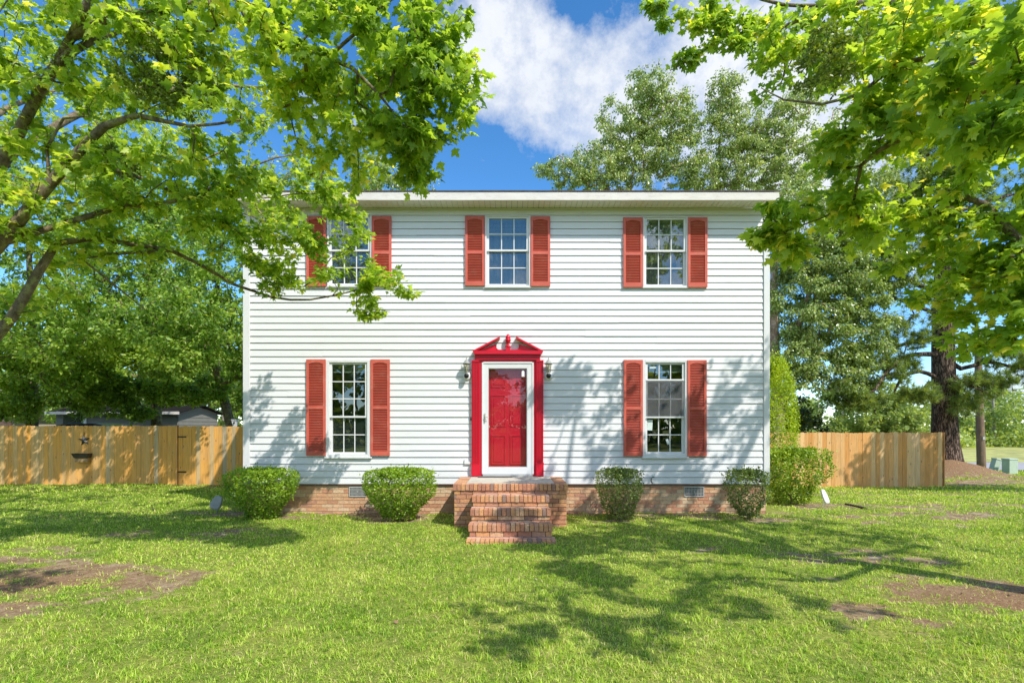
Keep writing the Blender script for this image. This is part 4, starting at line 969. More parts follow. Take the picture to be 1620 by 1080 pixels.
tg = [blobP(1035,10,8.8,24,16,.15,10), blobP(1052,35,8.8,12,12,.1,4), blobP(1115,22,8.7,50,26,.15,22), blobP(1088,92,8.9,34,12,.15,12), blobP(1165,55,8.8,60,36,.2,40), blobP(1250,62,7.1,70,34,.25,18), blobP(1255,40,8.75,60,34,.12,18), blobP(1205,120,7.3,40,26,.25,9), blobP(1310,90,6.2,50,50,.6,16), blobP(1360,50,5.6,80,70,.6,36), blobP(1470,80,4.3,110,80,.6,44), blobP(1570,110,3.5,70,90,.4,26), blobP(1590,220,3.4,45,50,.3,12),
      blobP(1420,200,4.5,110,60,.5,32), blobP(1330,230,4.8,60,40,.4,12), blobP(1500,250,4.7,100,50,.5,22), blobP(1290,325,5.2,80,26,.4,22), blobP(1228,372,5.5,36,20,.25,15), blobP(1260,395,5.4,32,10,.2,6), blobP(1370,350,5.4,70,40,.5,18),
      blobP(1450,340,5.6,90,60,.6,18), blobP(1560,350,5.2,80,80,.6,44), blobP(1590,450,5.2,60,70,.6,44), blobP(1500,440,5.6,70,50,.5,20), blobP(1560,540,5.4,70,28,.4,16), blobP(1430,425,5.8,40,30,.3,5),
      ell(5.6,-3.6,6.3,2.0,1.0,.7,40), ell(4.3,-3.0,6.7,.9,.4,.4,10), ell(7.0,-3.6,6.2,1.6,1.3,1.2,44), ell(6.2,-5.8,7.0,2.0,1.8,1.3,70), ell(8.2,-6.0,6.2,1.9,1.8,1.6,60), ell(3.5,-8.6,4.9,1.0,.9,.7,40), ell(5.2,-8.0,5.4,1.4,1.2,1.1,44), ell(7.6,-4.4,4.2,1.3,1.2,.9,30), ell(5.6,-3.3,5.5,1.0,.7,.8,26), ell(8.6,-3.6,8.2,1.2,1.2,1.0,26)]
T.grow(np.concatenate(tg), tip=.0034, droop=.06, seed=8)
T.wood('limbs', M['maplebark'], rm)
T.leaves('foliage', M['lf_maple2'], rm, 20, .084, MAPLE_V, MAPLE_F, spread=.14, span=.75, seed=15, flat=1.0, droop=.5, rnd=(.5,.24), sizevar=.5)

# mistletoe
def mistletoe(px, py, d, r, n, label):
    c = np.array(P(px, py, d)); e = empty('mistletoe', tuple(c), label, 'mistletoe')
    g = np.random.default_rng(int(px)); T = Tree(); T.limb([tuple(c+np.array([0,.03,-.04])), tuple(c)], [.014,.012])
    v = nrm(g.normal(size=(n, 3))); T.grow(c+v*(r*g.uniform(.45, 1, n))[:, None]*np.array([1,1,.95]), tip=.002, droop=0, seed=int(px), step=.08)
    T.wood('stems', M['twig'], e); T.leaves('foliage', M['lf_mist'], e, 22, .034, DIA_V, DIA_F, spread=.05, span=.9, seed=3, flat=.1, droop=0, rnd=(.5,.25))
mistletoe(255, 105, 5.25, .50, 190, 'dense ball of mistletoe high in the left maple')
mistletoe(1312, 95, 4.9, .34, 120, 'dark mistletoe clump hanging beside the sky in the right maple')
mistletoe(1490, 300, 5.6, .42, 150, 'ball of mistletoe in the lower limbs of the right maple')
mistletoe(190, 255, 6.2, .22, 60, 'small mistletoe tuft behind the mossy limb of the left maple')

# ============================================================ SHRUBS
def shrub(name, label, x, y, w, dpt, z0, z1, waist, n, lm_, leaf=.035, cut=.0, seed=1, top=.9, open_=0, group=None, stem=.25, lump=.10):
    """clipped bush: wide crown on a narrow foot"""
    g = np.random.default_rng(seed); zb = hz(x, y)
    e = empty(name, (x, y, zb), label, 'shrub', group)
    H = z1-zb; u = g.random(n)*(1-open_)+open_*g.random(n)
    # point on the outer skin: height t, angle a
    t = g.random(n)**.85; a = g.uniform(0, 2*np.pi, n)
    def prof(t): return np.where(t > top, np.sqrt(np.clip(1-((t-top)/(1-top+1e-6))**2*.55, 0, 1)), waist+(1-waist)*sstep(-.05, top*.72, t))
    capn = int(n*.3); t[:capn] = 1.0
    rr = prof(t); rr[:capn] = np.sqrt(g.random(capn))*.95*prof(np.ones(capn))
    lum = 1+lump*(fbm(a*2.2+seed*3, t*4, seed)-.5)*4
    dep = np.where(g.random(n) < .72, g.uniform(.88, 1.03, n), g.uniform(.35, .95, n))
    R_ = rr*lum*dep
    zt = zb+stem*H*.15+(H*(1-stem*.15))*t*(1+.06*(fbm(np.cos(a)*R_*3+9, np.sin(a)*R_*3+5, seed+3)-.5)*2)
    zt[:capn] -= g.random(capn)**2*.18*H
    q = np.stack([x+np.cos(a)*R_*w/2, y+np.sin(a)*R_*dpt/2, zt], 1)
    if open_:
        k = fbm(q[:, 0]*7+q[:, 1]*3, q[:, 2]*7, seed+5) > .30+open_*.25; q = q[k]; a = a[k]; n = len(q)
    # stray sprigs above the cut
    ns = int(n*.05); s_ = g.integers(0, n, ns); q[s_] += (q[s_]-np.array([x, y, zb+H*.4]))*g.uniform(0, .16, ns)[:, None]
    q = q[q[:, 2] > height(q[:, 0], q[:, 1])+.01]; n = len(q)
    out = nrm(np.stack([(q[:, 0]-x)/w, (q[:, 1]-y)/dpt, (q[:, 2]-(zb+H*.45))/H*.9], 1))
    tip = nrm(out*.5+g.normal(0, .7, (n, 3))+np.array([0,0,.25])); nor = out*.7+g.normal(0, .5, (n, 3))+np.array([0,0,.3])
    cl = fbm(q[:, 0]*6+q[:, 2]*3, q[:, 1]*6+q[:, 2]*5, seed+8)
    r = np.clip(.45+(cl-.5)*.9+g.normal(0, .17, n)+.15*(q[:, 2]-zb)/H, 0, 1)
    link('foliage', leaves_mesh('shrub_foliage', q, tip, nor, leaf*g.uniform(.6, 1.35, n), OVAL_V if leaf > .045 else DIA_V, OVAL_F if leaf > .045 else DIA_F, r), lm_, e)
    T = Tree(); T.limb([(x, y, zb-.05), (x+.01, y, zb+.06)], [.045,.035])
    tg = q[g.integers(0, n, 110)]; c = np.array([x, y, zb+H*.4]); tg = c+(tg-c)*.9; T.grow(tg, tip=.0028, droop=-.05, seed=seed, step=.1); T.wood('stems', M['twig'], e)
    return e
gq = 'clipped bushes along the front foundation'
shrub('boxwood_shrub', 'leafy green clipped bush at the left front corner of the house', -4.42, -.62, 1.18, 1.0, 0, .86, .42, 11500, M['lf_shrub'], .038, seed=1, group=gq)
shrub('boxwood_shrub', 'broad bright green clipped bush under the lower left window', -1.975, -.74, 1.20, 1.0, 0, .87, .42, 11500, M['lf_shrub'], .038, seed=2, group=gq)
shrub('boxwood_shrub', 'greyish green clipped bush just right of the brick steps', 1.87, -.72, .80, .78, 0, .87, .55, 8000, M['lf_shrubdull'], .030, seed=3, group=gq)
shrub('boxwood_shrub', 'thin scraggly small bush near the right front corner', 4.13, -.72, .78, .66, 0, .85, .36, 5200, M['lf_shrubdull'], .036, seed=4, open_=.3, group=gq, lump=.25)
shrub('boxwood_shrub', 'large loose glossy bush past the right corner of the house', 5.95, 1.3, 1.42, 1.25, 0, 1.13, .46, 11500, M['lf_holly2'], .046, seed=5, open_=.22, lump=.16)
shrub('tall_shrub', 'tall narrow bright green shrub rising against the right side wall', 6.15, 3.1, 1.5, 1.5, 0, 3.25, .8, 26000, M['lf_holly'], .048, seed=6, top=.55, lump=.08)

# small things on the lawn
def stake(px, pyb, pyt, wpx, label, mat, name, lean, tilt):
    d = FP*1.63/(pyb-674); 
    for _ in range(6): X = (px-810)/FP*d; d = FP*(1.63-hz(X, d-10))/(pyb-674)
    X = (px-810)/FP*d; y = d-10; z0 = hz(X, y); k = d/FP; e = empty(name, (X, y, z0), label, 'yard light')
    H = (pyb-pyt)*k; w = wpx*k/2
    mb = MB(); mb.tube([(X, y, z0-.08), (X+lean*.4, y, z0+H*.5)], [.009,.009], 6); mb.build('stake', mat, e)
    rot = Matrix.Rotation(tilt, 3, 'Y') @ Matrix.Rotation(-.35, 3, 'X')
    c = Vector((X+lean, y-.005, z0+H*.62)); mb = MB(); n = 20; out = []
    for i in range(n):
        a = 2*math.pi*i/n; u, v = math.cos(a), math.sin(a); u = math.copysign(abs(u)**.6, u); v = math.copysign(abs(v)**.7, v); out.append((u*w*(1-.15*v), v*H*.40))
    vs = [c+rot @ Vector((u, -.018, v)) for u, v in out]+[c+rot @ Vector((u*.82, -.03, v*.85)) for u, v in out]+[c+rot @ Vector((u, .02, v)) for u, v in out]
    fs = [tuple(range(n, 2*n))]+[(i, (i+1) % n, n+(i+1) % n, n+i) for i in range(n)]+[(2*n+i, 2*n+(i+1) % n, (i+1) % n, i) for i in range(n)]+[tuple(range(3*n-1, 2*n-1, -1))]
    mb.add(vs, fs, 0, smooth=False); mb.build('head', mat, e, .004)
stake(343, 812, 784, 16, 'grey leaning round light on a stake left of the corner bush', M['greyplastic'], 'yard_light', .0, .25)
stake(1303, 803, 774, 8, 'small white leaning light on a stake right of the glossy bush', M['whiteplastic'], 'yard_light', .02, -.2)
# dark edging lumps
e = empty('garden_edging', (7.1, .9, hz(7.1, .9)), 'short row of dark scalloped edging stones in the right lawn', 'edging')
mb = MB(); ep = []
for i in range(9):
    px = 1338+i*4.0; py = 800.5+i*1.0; d = FP*1.68/(py-674); X = (px-810)/FP*d; y = d-10; z = hz(X, y); ep.append((X, y, z+.012))
    mb.lathe((X, y, z-.03), [(.022,0),(.026,.03),(.022,.055),(.008,.068)], 8)
mb.tube(ep, .018, 6); mb.build('edging', paint('edging_stone', (.09,.06,.045), .9, .4, 20), e)

# ============================================================ BACKGROUND TREES
def btree(name, label, base, trunk, trad, blobs, leaf, per, lmat, bmat, seed, droop=.1, hang=.3, limbs=(), group=None, tv=DIA_V, tf=DIA_F, spread=.28, cat='tree', span=.8, flat=.5, rnd=(.45,.2), tip=.008):
    z = hz(base[0], base[1]); e = empty(name, (base[0], base[1], z), label, cat, group)
    T = Tree(); t = T.limb([(base[0], base[1], z-.2)]+trunk, trad, step=.6)
    for at_z, pts, rads in limbs:
        T.limb(pts, rads, min(t, key=lambda i: abs(T.pos[i][2]-at_z)), step=.4)
    g = np.random.default_rng(seed)
    T.grow(np.concatenate([ell(*b, g=g) for b in blobs]), tip=tip, droop=droop, seed=seed, step=.5)
    T.wood('trunk', bmat, e, 10, 4)
    T.leaves('crown', lmat, e, per, leaf, tv, tf, spread=spread, span=span, seed=seed, flat=flat, droop=hang, rnd=rnd)
    return e, T
bl = 'broadleaf trees behind the left fence'
btree('broadleaf_tree', 'leafy tree behind the far left end of the fence', (-16.9, 8.6), [(-16.8,8.6,2),(-16.6,8.4,4.5),(-16.4,8,8)], [.2,.17,.14,.06],
      [(-16.4,7.6,6.0,2.9,2.2,3.2,230),(-14.6,7.2,3.6,1.7,.9,1.3,90),(-17.6,7.4,3.4,2.0,1.0,1.4,90),(-15.6,7.6,9.4,2.6,2.2,1.9,110),(-15.8,5.2,4.7,2.0,1.1,1.4,110),(-14.6,8.3,2.6,1.4,.5,.7,46),(-17.3,7.8,2.4,1.8,.6,.7,90)], .125, 46, M['lf_dense'], M['maplebark'], 21, hang=.6, group=bl)
btree('broadleaf_tree', 'leafy tree above the shed roof behind the fence', (-13.0, 9.4), [(-13.0,9.4,2.5),(-12.9,9,5.0),(-12.6,8.5,8.6)], [.2,.17,.14,.06],
      [(-12.6,7.6,6.2,2.3,2.2,2.8,230),(-12.0,7.0,3.95,1.3,.9,.9,70),(-13.6,7.2,3.9,1.2,.9,1.0,60),(-12.2,7.6,9.6,2.2,2.0,1.9,110),(-12.6,4.8,4.6,1.9,1.1,1.3,110),(-12.8,8.2,2.9,1.6,.5,.45,60),(-13.1,8.3,2.2,.7,.3,.4,26),(-14.2,7.8,2.9,1.6,.5,.5,50),(-11.4,8.2,2.7,1.0,.4,.35,30)], .12, 46, M['lf_dense'], M['maplebark'], 22, hang=.6, group=bl)
btree('broadleaf_tree', 'leafy tree with dark leaning trunk between the shed and house', (-9.7, 8.8), [(-9.85,8.8,1.2),(-10.15,8.7,2.6),(-10.3,8.4,4.4),(-9.9,8.0,7.6)], [.20,.17,.15,.11,.05],
      [(-9.4,7.3,5.6,1.9,1.8,2.6,230),(-8.2,7.2,4.0,.9,.8,1.5,90),(-10.9,7.0,4.1,1.0,.9,.9,60),(-8.9,7.4,8.6,1.9,1.7,1.6,100),(-7.9,7.4,2.3,.45,.35,.75,26),(-9.3,4.8,4.3,1.5,1.0,1.2,110),(-10.6,8.4,2.9,.8,.4,.5,26),(-7.4,7.6,6.4,1.0,.9,1.6,50)], .11, 44, M['lf_dense'], M['maplebark'], 23, hang=.8, group=bl)
btree('broadleaf_tree', 'tall leafy tree standing behind the shed', (-19.5, 19.6), [(-19.5,19.6,3),(-19.3,19.6,6),(-19.3,19.6,10)], [.32,.28,.2,.08],
      [(-19.3,19.3,6.5,4.2,2.0,3.6,260),(-23.5,18.6,4.0,2.6,1.6,2.6,120),(-15.0,19.0,5.0,2.8,1.6,2.8,150),(-19.3,19.3,11.5,3.6,2.0,3.0,160),(-27,18,4.5,3,1.6,3,110),(-13,19.6,2.9,3,1.4,1.9,170),(-9.5,19.5,3.5,2.2,1.4,2.4,120)], .19, 42, M['lf_dense'], M['maplebark'], 25, hang=.6, group=bl)
btree('birch_tree', 'slender birch showing above the roof behind the maple leaves', (-4.4, 14.5), [(-4.4,14.5,3),(-4.6,14.4,8),(-4.9,14.4,12)], [.22,.18,.12,.04],
      [(-4.9,14.2,9.9,2.4,1.8,1.6,170),(-5.6,14.2,12.2,2.3,1.6,1.7,150),(-7.8,14.2,9.8,2.2,1.8,3.0,180),(-10,14.2,11.5,2.2,1.8,2.6,120)], .12, 40, M['lf_birch'], M['birchbark'], 24, hang=.9)
# river birches behind the roof on the right
bq = 'river birches behind the right half of the roof'
def eP(px, py, rx, ry, n, d=23.8, rd=1.1): k = d/FP; p = P(px, py, d); return (p[0], p[1], p[2], rx*k, rd, ry*k, n)
btree('birch_tree', 'airy birch rising above the middle of the roof', (4.6, 14), [(4.6,14,3),(4.8,14,8),(5.3,14,12),(5.9,14,15.8)], [.24,.2,.14,.07,.025],
      [eP(1030,135,38,30,70), eP(1045,185,52,40,120), eP(985,195,46,40,90), eP(1010,245,66,42,150), eP(945,255,50,36,90), eP(895,275,42,22,60), eP(860,262,14,10,8), eP(1075,250,45,45,110), eP(1090,180,24,46,50), eP(960,290,90,26,90)], .10, 44, M['lf_birch'], M['birchbark'], 31, hang=1.2, group=bq, rnd=(.5,.2))
btree('birch_tree', 'tall birch above the right end of the roof', (9.2, 14.5), [(9.2,14.5,3),(9.4,14.5,8),(9.4,14.5,12),(9.6,14.4,15.2)], [.26,.22,.15,.07,.025],
      [eP(1145,150,34,36,70), eP(1160,205,50,44,140), eP(1185,262,64,44,170), eP(1110,280,46,30,90), eP(1225,200,40,46,100), eP(1250,262,52,46,130), eP(1265,170,36,40,70), eP(1330,230,50,60,110)], .10, 44, M['lf_birch'], M['birchbark'], 32, hang=1.2, group=bq, rnd=(.5,.2))
btree('birch_tree', 'drooping river birch with peeling bark beside the right wall', (10.2, 10.2), [(10.15,10.2,2),(10.0,10.2,4.5),(9.9,10.1,7),(10.2,10,10.5)], [.24,.21,.18,.14,.04],
      [(11.3,9.8,6.4,1.9,1.4,2.4,330),(12.9,9.6,5.4,1.1,1.0,2.1,150),(10.4,9.6,4.1,1.0,.8,1.2,90),(12.1,9.6,3.7,1.3,.8,.9,80),(10.6,9.8,9.0,1.7,1.3,1.8,160),(13.0,9.6,8.6,1.4,1.1,1.4,90),(14.3,9.6,7.6,1.0,.8,1.0,50),(11.9,9.6,7.4,2.2,1.0,1.6,150),(12.6,9.8,10.4,1.8,1.2,1.6,110)], .100, 60, M['lf_birch'], M['birchbark'], 33, hang=1.1,
      limbs=[(3.0, [(10.7,10.1,5.0),(11.3,10,7.0),(11.6,10,8.5)], [.12,.08,.03])])
btree('small_tree', 'small dark leaved tree behind the right fence near the tall shrub', (11.4, 12.5), [(11.4,12.5,1.0),(11.4,12.5,2.4)], [.12,.1,.04],
      [(11.3,12.3,1.9,1.3,1.0,1.2,130),(12.4,12.3,1.4,1.0,.8,.8,60)], .12, 40, M['lf_dark'], M['maplebark'], 34)
btree('small_tree', 'bushy olive green tree behind the right fence left of the pine', (20.5, 20), [(20.5,20,1.0),(20.5,20,3.2)], [.14,.12,.05],
      [(20.4,19.8,2.2,2.1,1.6,2.2,200),(22.3,19.6,1.8,1.5,1.2,1.8,110),(18.6,19.6,1.0,1.4,1.0,1.3,80)], .16, 38, M['lf_far'], M['maplebark'], 35)
btree('shade_tree', 'broad tree just outside the right edge shading the end of the cedar fence', (18.2, 1.8), [(18.1,1.8,2),(17.6,2,4),(17,2.2,6.5)], [.3,.26,.2,.08],
      [(15.4,3.0,5.6,1.7,1.2,1.2,90),(17.4,2.2,6.8,2.2,1.8,1.6,110),(19.2,1.8,5.4,1.8,1.6,1.5,70)], .13, 34, M['lf_dense'], M['maplebark'], 36)
# pine
px_, py_ = 17.15, 11.0; zp = hz(px_, py_)
pine = empty('pine_tree', (px_, py_, zp), 'big pine with dark furrowed trunk on a straw mound beside the fence end', 'tree')
T = Tree()
t = T.limb([(px_, py_, zp-.5), (px_, py_, zp+.1), (px_-.02, py_, zp+.7), (px_-.05, py_, 2.5), (px_-.1, py_, 5), (px_-.05, py_, 8), (px_+.1, py_, 11.5), (px_, py_, 15)], [.68,.55,.46,.41,.37,.31,.22,.08], step=.5)
def pn(z): return min(t, key=lambda i: abs(T.pos[i][2]-z))
L_ = []
def pl(z, pts, rads): L_.append(T.limb([P(*p) for p in pts], [r*.68 for r in rads], pn(z), step=.35))
pl(4.2, [(1462,560,20.8),(1430,565,20.6),(1400,592,20.3),(1385,615,20.1),(1350,640,20)], [.13,.11,.09,.06,.02])
pl(3.6, [(1455,587,20.9),(1425,600,20.8),(1412,630,20.7)], [.11,.09,.03])
pl(5.0, [(1460,536,21),(1420,548,21.3),(1390,560,21.5),(1360,590,21.7)], [.12,.09,.06,.02])
pl(2.6, [(1470,605,20.7),(1458,618,20.5),(1440,622,20.4)], [.11,.07,.02])
pl(4.2, [(1520,583,20.8),(1560,572,20.6),(1600,580,20.4),(1640,590,20.2)], [.13,.1,.07,.03])
pl(4.8, [(1520,560,20.8),(1560,545,20.4),(1610,560,20)], [.11,.08,.03])
pl(3.9, [(1515,600,20.4),(1535,610,20),(1560,620,19.6)], [.09,.06,.02])
pl(7.0, [(1450,450,21),(1400,420,21),(1350,415,21)], [.13,.09,.03]); pl(7.6, [(1540,440,21),(1600,420,21),(1660,420,21)], [.13,.09,.03])
pl(9.2, [(1450,350,21),(1400,320,21),(1340,310,21)], [.12,.08,.03]); pl(10, [(1560,320,21),(1630,300,21)], [.1,.03]); pl(12, [(1460,240,21),(1420,200,21)], [.08,.02])
pl(6, [(1440,480,20.4),(1400,470,20),(1360,480,19.6)], [.1,.07,.02]); pl(8.4, [(1470,400,20),(1440,370,19.2)], [.08,.03])
tg = [blobP(1360,630,20.3,46,14,.9,40), blobP(1400,600,20.6,26,14,.8,16), blobP(1385,560,21,40,20,1,16), blobP(1450,624,20.4,36,9,.6,26), blobP(1340,608,20.2,25,10,.6,10),
      blobP(1555,610,20.2,42,20,.7,40), blobP(1530,640,20.2,18,14,.5,14), blobP(1600,570,20.4,50,26,1.2,26), blobP(1570,545,20.4,40,20,.8,16), blobP(1650,590,20.2,50,18,1,20),
      blobP(1400,440,20.6,60,40,1.6,44), blobP(1600,430,21,60,40,1.6,36), blobP(1390,320,21,60,40,1.6,40), blobP(1460,260,21,60,50,1.6,40), blobP(1600,310,21,60,40,1.6,30), blobP(1480,170,21,60,50,1.4,40), blobP(1360,490,19.9,34,14,.8,12), blobP(1450,390,19.6,40,30,.7,14), blobP(1490,480,20.2,50,40,.6,16), blobP(1425,575,20.6,32,14,.6,18), blobP(1430,540,20.8,40,16,.8,18), blobP(1400,520,20.5,40,20,.8,18)]
T.grow(np.concatenate(tg), tip=.008, droop=.05, seed=41, step=.35)
T.wood('trunk', M['pinebark'], pine, 18, 4)
def needles(T, name, mat, parent, per, ln, seed, w=.010):
    g = np.random.default_rng(seed); P_ = []; D_ = []
    for ids in T.tw:
        for k in range(3):
            i = ids[-1-k] if k < len(ids)-1 else ids[-1]; par = T.par[i]; q = T.pos[i]; dr = nrm((q-T.pos[par])[None])[0]
            for m in range(2): P_.append(q+g.normal(0, .12, 3)); D_.append(dr)
    P_ = np.array(P_); D_ = np.array(D_); n = len(P_); pos = np.repeat(P_, per, 0); dr = np.repeat(D_, per, 0); N = len(pos)
    tip = nrm(dr*.55+np.array([0,0,.12])+nrm(g.normal(size=(N, 3)))*.9); side = nrm(np.cross(tip, g.normal(size=(N, 3))))*w; L = (ln*g.uniform(.6, 1.15, N))[:, None]
    v = np.stack([pos-side, pos+side, pos+tip*L], 1).reshape(-1, 3); r = np.repeat(g.random(n), per)*.6+g.random(N)*.4
    return link(name, np_mesh(name, v, np.arange(N*3).reshape(-1, 3), r, 3), mat, parent)
needles(T, 'needles', M['needle'], pine, 34, .26, 5)

# street pole and cable boxes
def onroad(px, pyb, d):
    X = (px-810)/FP*d; return X, d-10, hz(X, d-10)
X, y, z = onroad(1549, 742, 25.0)
e = empty('utility_pole', (X, y, z), 'brown wooden utility pole beside the road right of the pine', 'pole')
mb = MB(); mb.tube([(X+.12, y, z-.6), (X+.1, y, z+.5), (X-.02, y, 3.9), (X-.06, y, 6.2)], [.20,.175,.15,.135], 14, rnd=.5); mb.build('pole', M['pole'], e)
mb = MB(); mb.box(X+.02, X+.13, y-.185, y-.165, 1.0, 1.14, rnd=.2); mb.build('tag_plate', M['metal'], e)
def pedestal(px, lab, w, dp, h, tilt, d, name='cable_box'):
    X, y, z = onroad(px, 0, d); e = empty(name, (X, y, z), lab, 'cable box')
    rot = Matrix.Rotation(tilt, 3, 'Y'); c = Vector((X, y, z))
    mb = MB(); mb.box(X-w/2, X+w/2, y-dp/2, y+dp/2, z-.1, z+h*.9, rot=rot, c=c); mb.build('body', M['greenbox'], e, .015)
    mb = MB(); mb.box(X-w/2-.015, X+w/2+.015, y-dp/2-.015, y+dp/2+.015, z+h*.9+.001, z+h, rot=rot, c=c); mb.build('lid', M['greenbox'], e, .015)
pedestal(1571, 'narrow pale green cable box leaning beside the utility pole', .26, .26, .66, .28, 24.2)
pedestal(1597.5, 'upright squat pale green cable box by the roadside', .38, .38, .68, 0, 23.6)

# ============================================================ BEHIND THE LEFT FENCE
sx0, sx1, sy0, sy1 = -20.6, -15.1, 14.0, 17.2; zs_ = hz(-18, 14); zw = 2.32
e = empty('shed', ((sx0+sx1)/2, sy0, zs_), 'low beige sided shed seen over the left fence under the trees', 'shed')
mb = MB(); 
mb.box(sx0, sx1, sy0, sy1, zs_-.1, zw)
z = zs_
while z < zw-.2: mb.add([(sx0,sy0-.02,z),(sx1,sy0-.02,z),(sx1,sy0-.004,z+.18),(sx0,sy0-.004,z+.18),(sx0,sy0,z),(sx1,sy0,z)], [(0,1,2,3),(4,5,1,0)]); mb.add([(sx1+.02,sy0,z),(sx1+.02,sy1,z),(sx1+.004,sy1,z+.18),(sx1+.004,sy0,z+.18),(sx1,sy0,z),(sx1,sy1,z)], [(0,1,2,3),(4,5,1,0)]); z += .18
ym = (sy0+sy1)/2
for xx in (sx0+.01, sx1-.01): mb.add([(xx,sy0,zw),(xx,sy1,zw),(xx,ym,zw+.24)], [(0,1,2)])
mb.build('wall', M['shedwall'], e)
mb = MB(); o_ = .3
for s in (0, 1):
    ya, za = (sy0-o_, zw-.10) if s == 0 else (sy1+o_, zw-.10)
    mb.add([(sx0-.25,ya,za+.03),(sx1+.25,ya,za+.03),(sx1+.25,ym,zw+.32),(sx0-.25,ym,zw+.32),(sx0-.25,ya,za),(sx1+.25,ya,za),(sx1+.25,ym,zw+.28),(sx0-.25,ym,zw+.28)], [(0,1,2,3),(5,4,7,6),(4,5,1,0),(1,5,6,2),(0,3,7,4)])
mb.build('roof', paint('shed_roof', (.018,.016,.015), 1.0, .3, 10, spec=.05), e)
mb = MB(); mb.box(sx0-.25, sx1+.25, sy0-o_-.025, sy0-o_-.001, zw-.16, zw-.04); mb.build('fascia', M['fascia'], e)
mb = MB(); mb.box(sx0+1.25, sx0+1.4, sy0-.05, sy0-.021, zs_, zw-.16); mb.build('corner_trim', M['trim'], e)
mb = MB(); mb.box(sx0+.35, sx0+1.2, sy0-.05, sy0-.021, zw-.9, zw-.2); mb.build('window', M['darkglass'], e)
# dark car parked behind the fence: only its roof shows
cx, cy = -15.4, 9.6; zc = hz(cx, cy)
e = empty('parked_car', (cx, cy, zc), 'black car parked behind the left fence with only its roof line showing', 'car')
prof = [(-2.3,.35),(-2.35,.7),(-2.2,.95),(-1.75,1.05),(-1.2,1.62),(-.6,1.77),(.5,1.79),(1.1,1.68),(1.55,1.12),(2.2,1.0),(2.4,.7),(2.35,.35)]
mb = MB(); hw = .9; vs = []; k_ = 1.13
for s in (-1, 1):
    for u, v in prof: vs.append((cx+u, cy+s*(hw if v < 1.1 else hw-.16*(v-1.0)/.6), zc+v*k_))
n = len(prof); mb.add(vs, [tuple(range(n))[::-1], tuple(range(n, 2*n))]+[(i, (i+1) % n, (i+1) % n+n, i+n) for i in range(n)]); mb.build('body', M['carpaint'], e, .03)
for s in (-1, 1):
    mb = MB(); yy = cy+s*(hw-.06); mb.add([(cx-1.45,yy+s*.03,zc+1.12*k_),(cx+1.35,yy+s*.03,zc+1.12*k_),(cx+.98,yy-s*.045,zc+1.58*k_),(cx-1.1,yy-s*.045,zc+1.58*k_)], [(0,1,2,3)]); mb.build('window', M['darkglass'], e)
    for u in (-1.45, 1.5): mb = MB(); mb.lathe((cx+u, cy+s*.80-.1, zc+.34), [(.2,0),(.34,.02),(.34,.18),(.2,.2)], 20, axis='y'); mb.build('wheel', M['tyre'], e)
# brick outbuilding corner at the far left
bx, by = -30.2, 20.5; zb0 = hz(bx, by)
e = empty('brick_building', (bx, by, zb0), 'pinkish brick building corner at the far left edge above the fence', 'building')
mb = MB(); mb.box(bx-4, bx+1.45, by, by+5, zb0-.2, 2.2, 1); bricks(mb, (bx-4, by), (1, 0), 5.45, zb0, 30, .08, .24, .012, .01); mb.build('wall', [brickmat('pink_brick', [(0,(.5,.26,.2)),(.5,(.56,.32,.26)),(.8,(.46,.24,.18))]), M['mortar']], e)
mb = MB(); mb.add([(bx-4.3,by-.4,2.15),(bx+1.7,by-.4,2.15),(bx+1.7,by+2.5,3.4),(bx-4.3,by+2.5,3.4),(bx+1.7,by+5.4,2.15),(bx-4.3,by+5.4,2.15)], [(0,1,2,3),(3,2,4,5),(1,4,2),(0,3,5),(0,5,4,1)]); mb.build('roof', M['shingle'], e)
# white birdhouse on a post by the house corner
c = P(372, 670, 17.6); zg = hz(c[0], c[1])
e = empty('birdhouse', (c[0], c[1], zg), 'small white tapered birdhouse on a post above the gate beside the house', 'birdhouse')
mb = MB(); mb.tube([(c[0], c[1], zg-.1), (c[0], c[1], c[2]-.12)], .03, 8); mb.build('post', M['greyplastic'], e)
mb = MB(); vs = [(c[0]+sx*w, c[1]+sy*w, c[2]+z) for (w, z) in ((.04,-.12),(.085,.12)) for sx, sy in ((-1,-1),(1,-1),(1,1),(-1,1))]; mb.add(vs, [(3,2,1,0),(4,5,6,7),(0,1,5,4),(1,2,6,5),(2,3,7,6),(3,0,4,7)]); mb.box(c[0]-.1, c[0]+.1, c[1]-.1, c[1]+.1, c[2]+.121, c[2]+.14); mb.build('box', M['whiteplastic'], e)
mb = MB(); mb.lathe((c[0], c[1]-.083, c[2]+.03), [(.022,-.008),(.028,0),(.028,.02)], 12, axis='y'); mb.build('entrance_hole', M['black'], e)

